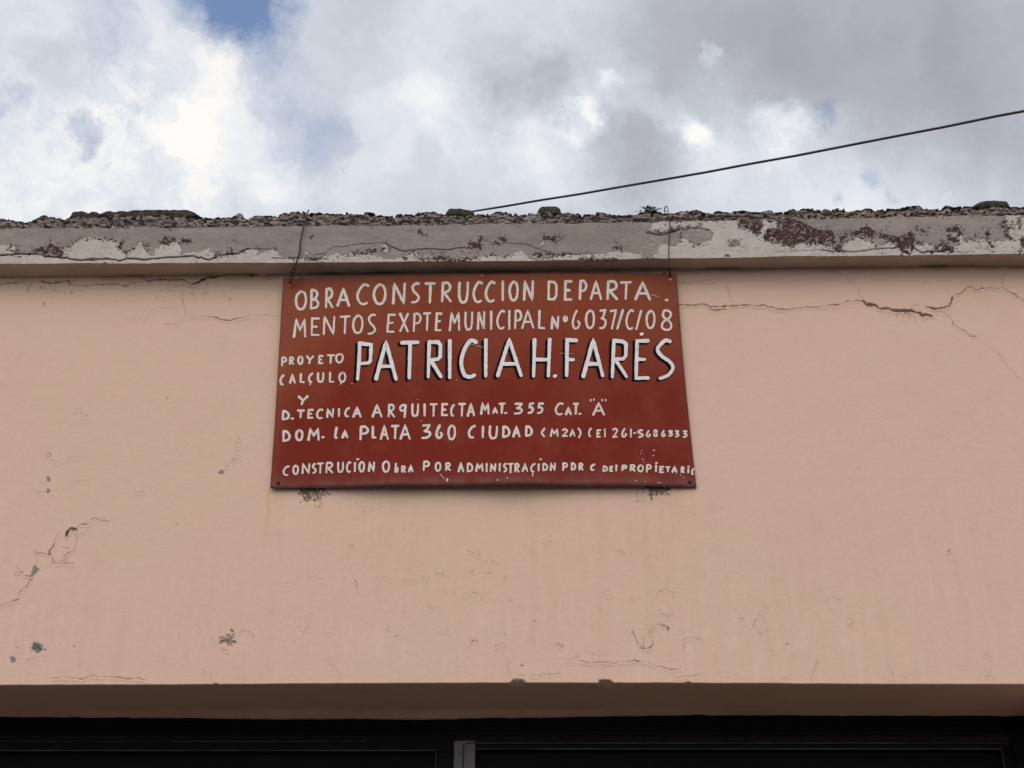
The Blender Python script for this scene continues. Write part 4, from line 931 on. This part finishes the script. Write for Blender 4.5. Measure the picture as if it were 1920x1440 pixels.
disc('screw', 522, 905.5, 3.4, M_screw, sign); disc('screw', 1293.5, 904, 3.4, M_screw, sign)
disc('hole_disc', 543.5, 534.5, 2.3, M_white, sign, .001); disc('hole_disc', 1257, 524, 2.3, M_white, sign, .001)  # pale discs stand in for wall showing through the wire holes

# ---------------------------------------------------------------- hanging wires
def pts3(l): return [tuple(P(np.array(float(x)), np.array(float(y)), np.array(Y))) for x, y, Y in l]
wl = pts3([(579,394,-.02),(577,398,-.068),(571,418,-.078),(566,440,-.076),(563,456,-.075),(562,472,-.075),(557,488,-.076),(551.5,504,-.062)])
lw = tube('hanging_wire', wl, .0026, M_wire, None, 8, .12, 4, [
    (pts3([(551,502,-.064),(547,508,-.058),(545,518,-.045),(543,531,-.031),(543.5,535,-.027)]), .0019),
    (pts3([(552,503,-.062),(551,512,-.056),(549,520,-.045),(544,533,-.034)]), .0019),
    (pts3([(551,509,-.058),(558,514,-.054),(566,521,-.050)]), .0019),
    (pts3([(548,501,-.064),(552,499,-.068),(554,505,-.066),(550,510,-.062),(548,504,-.062),(553,502,-.066)]), .0016)])
tag(lw, 'bent rusty wire with forked knot tied to the upper left corner of the red sign', 'wire', 'wires holding up the sign')
wr = pts3([(1247,398,-.04),(1246.5,391,-.05),(1248.5,386.5,-.062),(1251.5,389,-.072),(1253,400,-.076),(1255.5,414,-.076),(1256,430,-.075),(1255,445,-.075),(1254,462,-.075),(1254,480,-.076),(1254,503,-.064)])
rw = tube('hanging_wire', wr, .0017, M_wire, None, 8, .12, 4, [
    (pts3([(1254,503,-.064),(1255,512,-.052),(1257,523,-.030)]), .0017), (pts3([(1257,505,-.062),(1257.5,514,-.05),(1257,523,-.032)]), .0014),
    (pts3([(1254,508,-.06),(1248,510.5,-.056),(1241,514,-.05)]), .0017),
    (pts3([(1251,503,-.064),(1254,500.5,-.069),(1258.5,503,-.067),(1257,507,-.063),(1252,507,-.062),(1251,503,-.066),(1255,501,-.069),(1258.5,504,-.066),(1254,508,-.062)]), .0022)])
tag(rw, 'straight rusty wire with a hook loop above the cornice, at the sign\'s right corner', 'wire', 'wires holding up the sign')

# ---------------------------------------------------------------- overhead cable
ca = np.array(P(np.array(876.), np.array(398.), np.array(.03))); cb = np.array(P(np.array(1920.), np.array(208.), np.array(-.85)))
cp = []
for k in range(41):
    f = k/40*3.2; q = ca+(cb-ca)*f
    q[2] -= .012*math.sin(math.pi*min(f, 1))+.0008*math.sin(f*31)
    if f > 1: q[2] -= .0
    cp.append(tuple(q))
cbo = tube('overhead_cable', cp, .0037, M_cable, None, 10, .02, 1)
tag(cbo, 'black overhead cable rising to the right from the top of the cornice', 'cable')

# ---------------------------------------------------------------- loose stones and a dry weed on the parapet
def slab(name, top, depth, label, seed, m=M_stone, group='stones lying on the parapet', low=4):
    """irregular flat stone: measured front outline, own depth, broken faces"""
    tp = P([p[0] for p in top], [p[1] for p in top], np.full(len(top), FACE+.012))
    n = max(24, int((tp[-1, 0]-tp[0, 0])/.0022)); xx = np.linspace(tp[0, 0], tp[-1, 0], n)
    zt = np.interp(xx, tp[:, 0], tp[:, 2])+.0016*(fbm(xx*160+seed, xx*0, 3, seed)-.5)
    zb = np.interp(xx, [p[0] for p in tp[[0, -1]]], [p[2] for p in tp[[0, -1]]])-.0016*low*(.4+.9*fbm(xx*70, xx*0+seed, 3, seed+1))
    edge_t = np.clip(np.minimum(xx-xx[0], xx[-1]-xx)/.012, 0, 1)**.5
    rows = []
    y0 = FACE+.010
    for f in (0, .0, .12, .25, .4, .55, .7, .82, .92, 1.0):
        z = zb+(zt-zb)*f
        y = y0+.010*(1-edge_t)+.006*abs(f-.55)**1.5-.007*(fbm(xx*90+seed, z*140, 4, seed+2)-.5)
        if len(rows) == 0: y = y+.03
        rows.append(np.stack([xx, y, z], -1))
    for g in (.25, .5, .75, 1.0):
        z = zt-.004*g+.008*(fbm(xx*40, xx*0+g*9, 3, seed+4)-.6)*edge_t
        z = np.minimum(z, zt+depth*g*.25)
        rows.append(np.stack([xx, y0+depth*g*(.35+.65*edge_t), z], -1))
    rows.append(np.stack([xx, y0+depth*(.35+.65*edge_t), zb], -1))
    V = np.array(rows); base = np.array([xx.mean(), y0+depth/2, zb.min()])
    F = grid_faces(len(rows)+1, n); V = np.concatenate([V, V[:1]], 0)
    o = link(name, mesh_np(name, V.reshape(-1, 3)-base, grid_faces(V.shape[0], n, 0, True)), m, None); o.location = base
    tag(o, label, 'stone', group); return o
slab('loose_stone', [(128,406),(133,402),(138,397),(152,396),(160,397),(165,400),(173,396),(180,397),(187,401),(196,398),(205,395),(215,398),(225,395),(240,397),(246,394),(270,394),(290,393),(330,394),(345,393),(360,396),(370,402),(379,408)], .14, 'long dark broken slab, the widest stone on the parapet, far left of the sign', 3)
slab('loose_stone', [(834,401),(839,394),(843,391),(862,391),(880,394.5),(888,396),(890,400)], .07, 'dark flat stone lying beside the start of the black cable', 8)
slab('loose_stone', [(1006,399),(1011,391),(1017,387.5),(1030,387),(1042,387.5),(1050,390),(1053,398)], .06, 'rounded brownish stone on the parapet next to a white paint flake', 12, M_stone)
slab('loose_stone', [(1824,385.5),(1838,378.5),(1848,376.5),(1866,376),(1882,377),(1890,379.5),(1894,385)], .08, 'black oval stone resting on the parapet at the far right', 17)
slab('loose_stone', [(437,408),(442,402),(448,399.5),(454,401),(458,408)], .03, 'small grey pebble on the parapet between the long slab and the left wire', 21, M_mort, low=2)
# dry weed
rp = random.Random(9); V, F = [], []
c0 = np.array(P(np.array(1218.), np.array(393.), np.array(FACE+.004)))
def blade(p, d, ln, wd):
    o = len(V); s = np.cross(d, np.array([rp.uniform(-1, 1), rp.uniform(-1, 1), rp.uniform(-1, 1)])); s = s/(np.linalg.norm(s)+1e-9)
    for k, f in ((0, .5), (.45, 1.0), (.8, .7), (1, .1)):
        q = p+d*ln*k+np.array([0, 0, -.35*ln*k*k]); V.append(q-s*wd*f); V.append(q+s*wd*f)
    for k in range(3): F.append([o+2*k, o+2*k+1, o+2*k+3, o+2*k+2])
for k in range(150):
    a = rp.gauss(0, 1); p = c0+np.array([a*.017, rp.uniform(-.012, .03), rp.uniform(-.004, .006)-.004*abs(a)])
    d = np.array([rp.uniform(-1, .9), rp.uniform(-.8, .5), rp.uniform(.0, .8)]); d /= np.linalg.norm(d)
    blade(p, d, rp.uniform(.006, .018), rp.uniform(.0008, .0022))
for k in range(14):
    p = c0+np.array([rp.uniform(-.035, .03), rp.uniform(-.01, .01), 0]); d = np.array([rp.choice((-1, 1))*rp.uniform(.3, 1), rp.uniform(-.4, .2), rp.uniform(.1, .5)]); d /= np.linalg.norm(d)
    blade(p, d, rp.uniform(.018, .03), .0008)
wo_ = link('dry_weed', mesh_np('dry_weed', np.array(V)-c0, F), M_plant, None); wo_.location = c0
tag(wo_, 'dark dry weed tuft growing on the parapet beside the right hanging wire', 'plant')
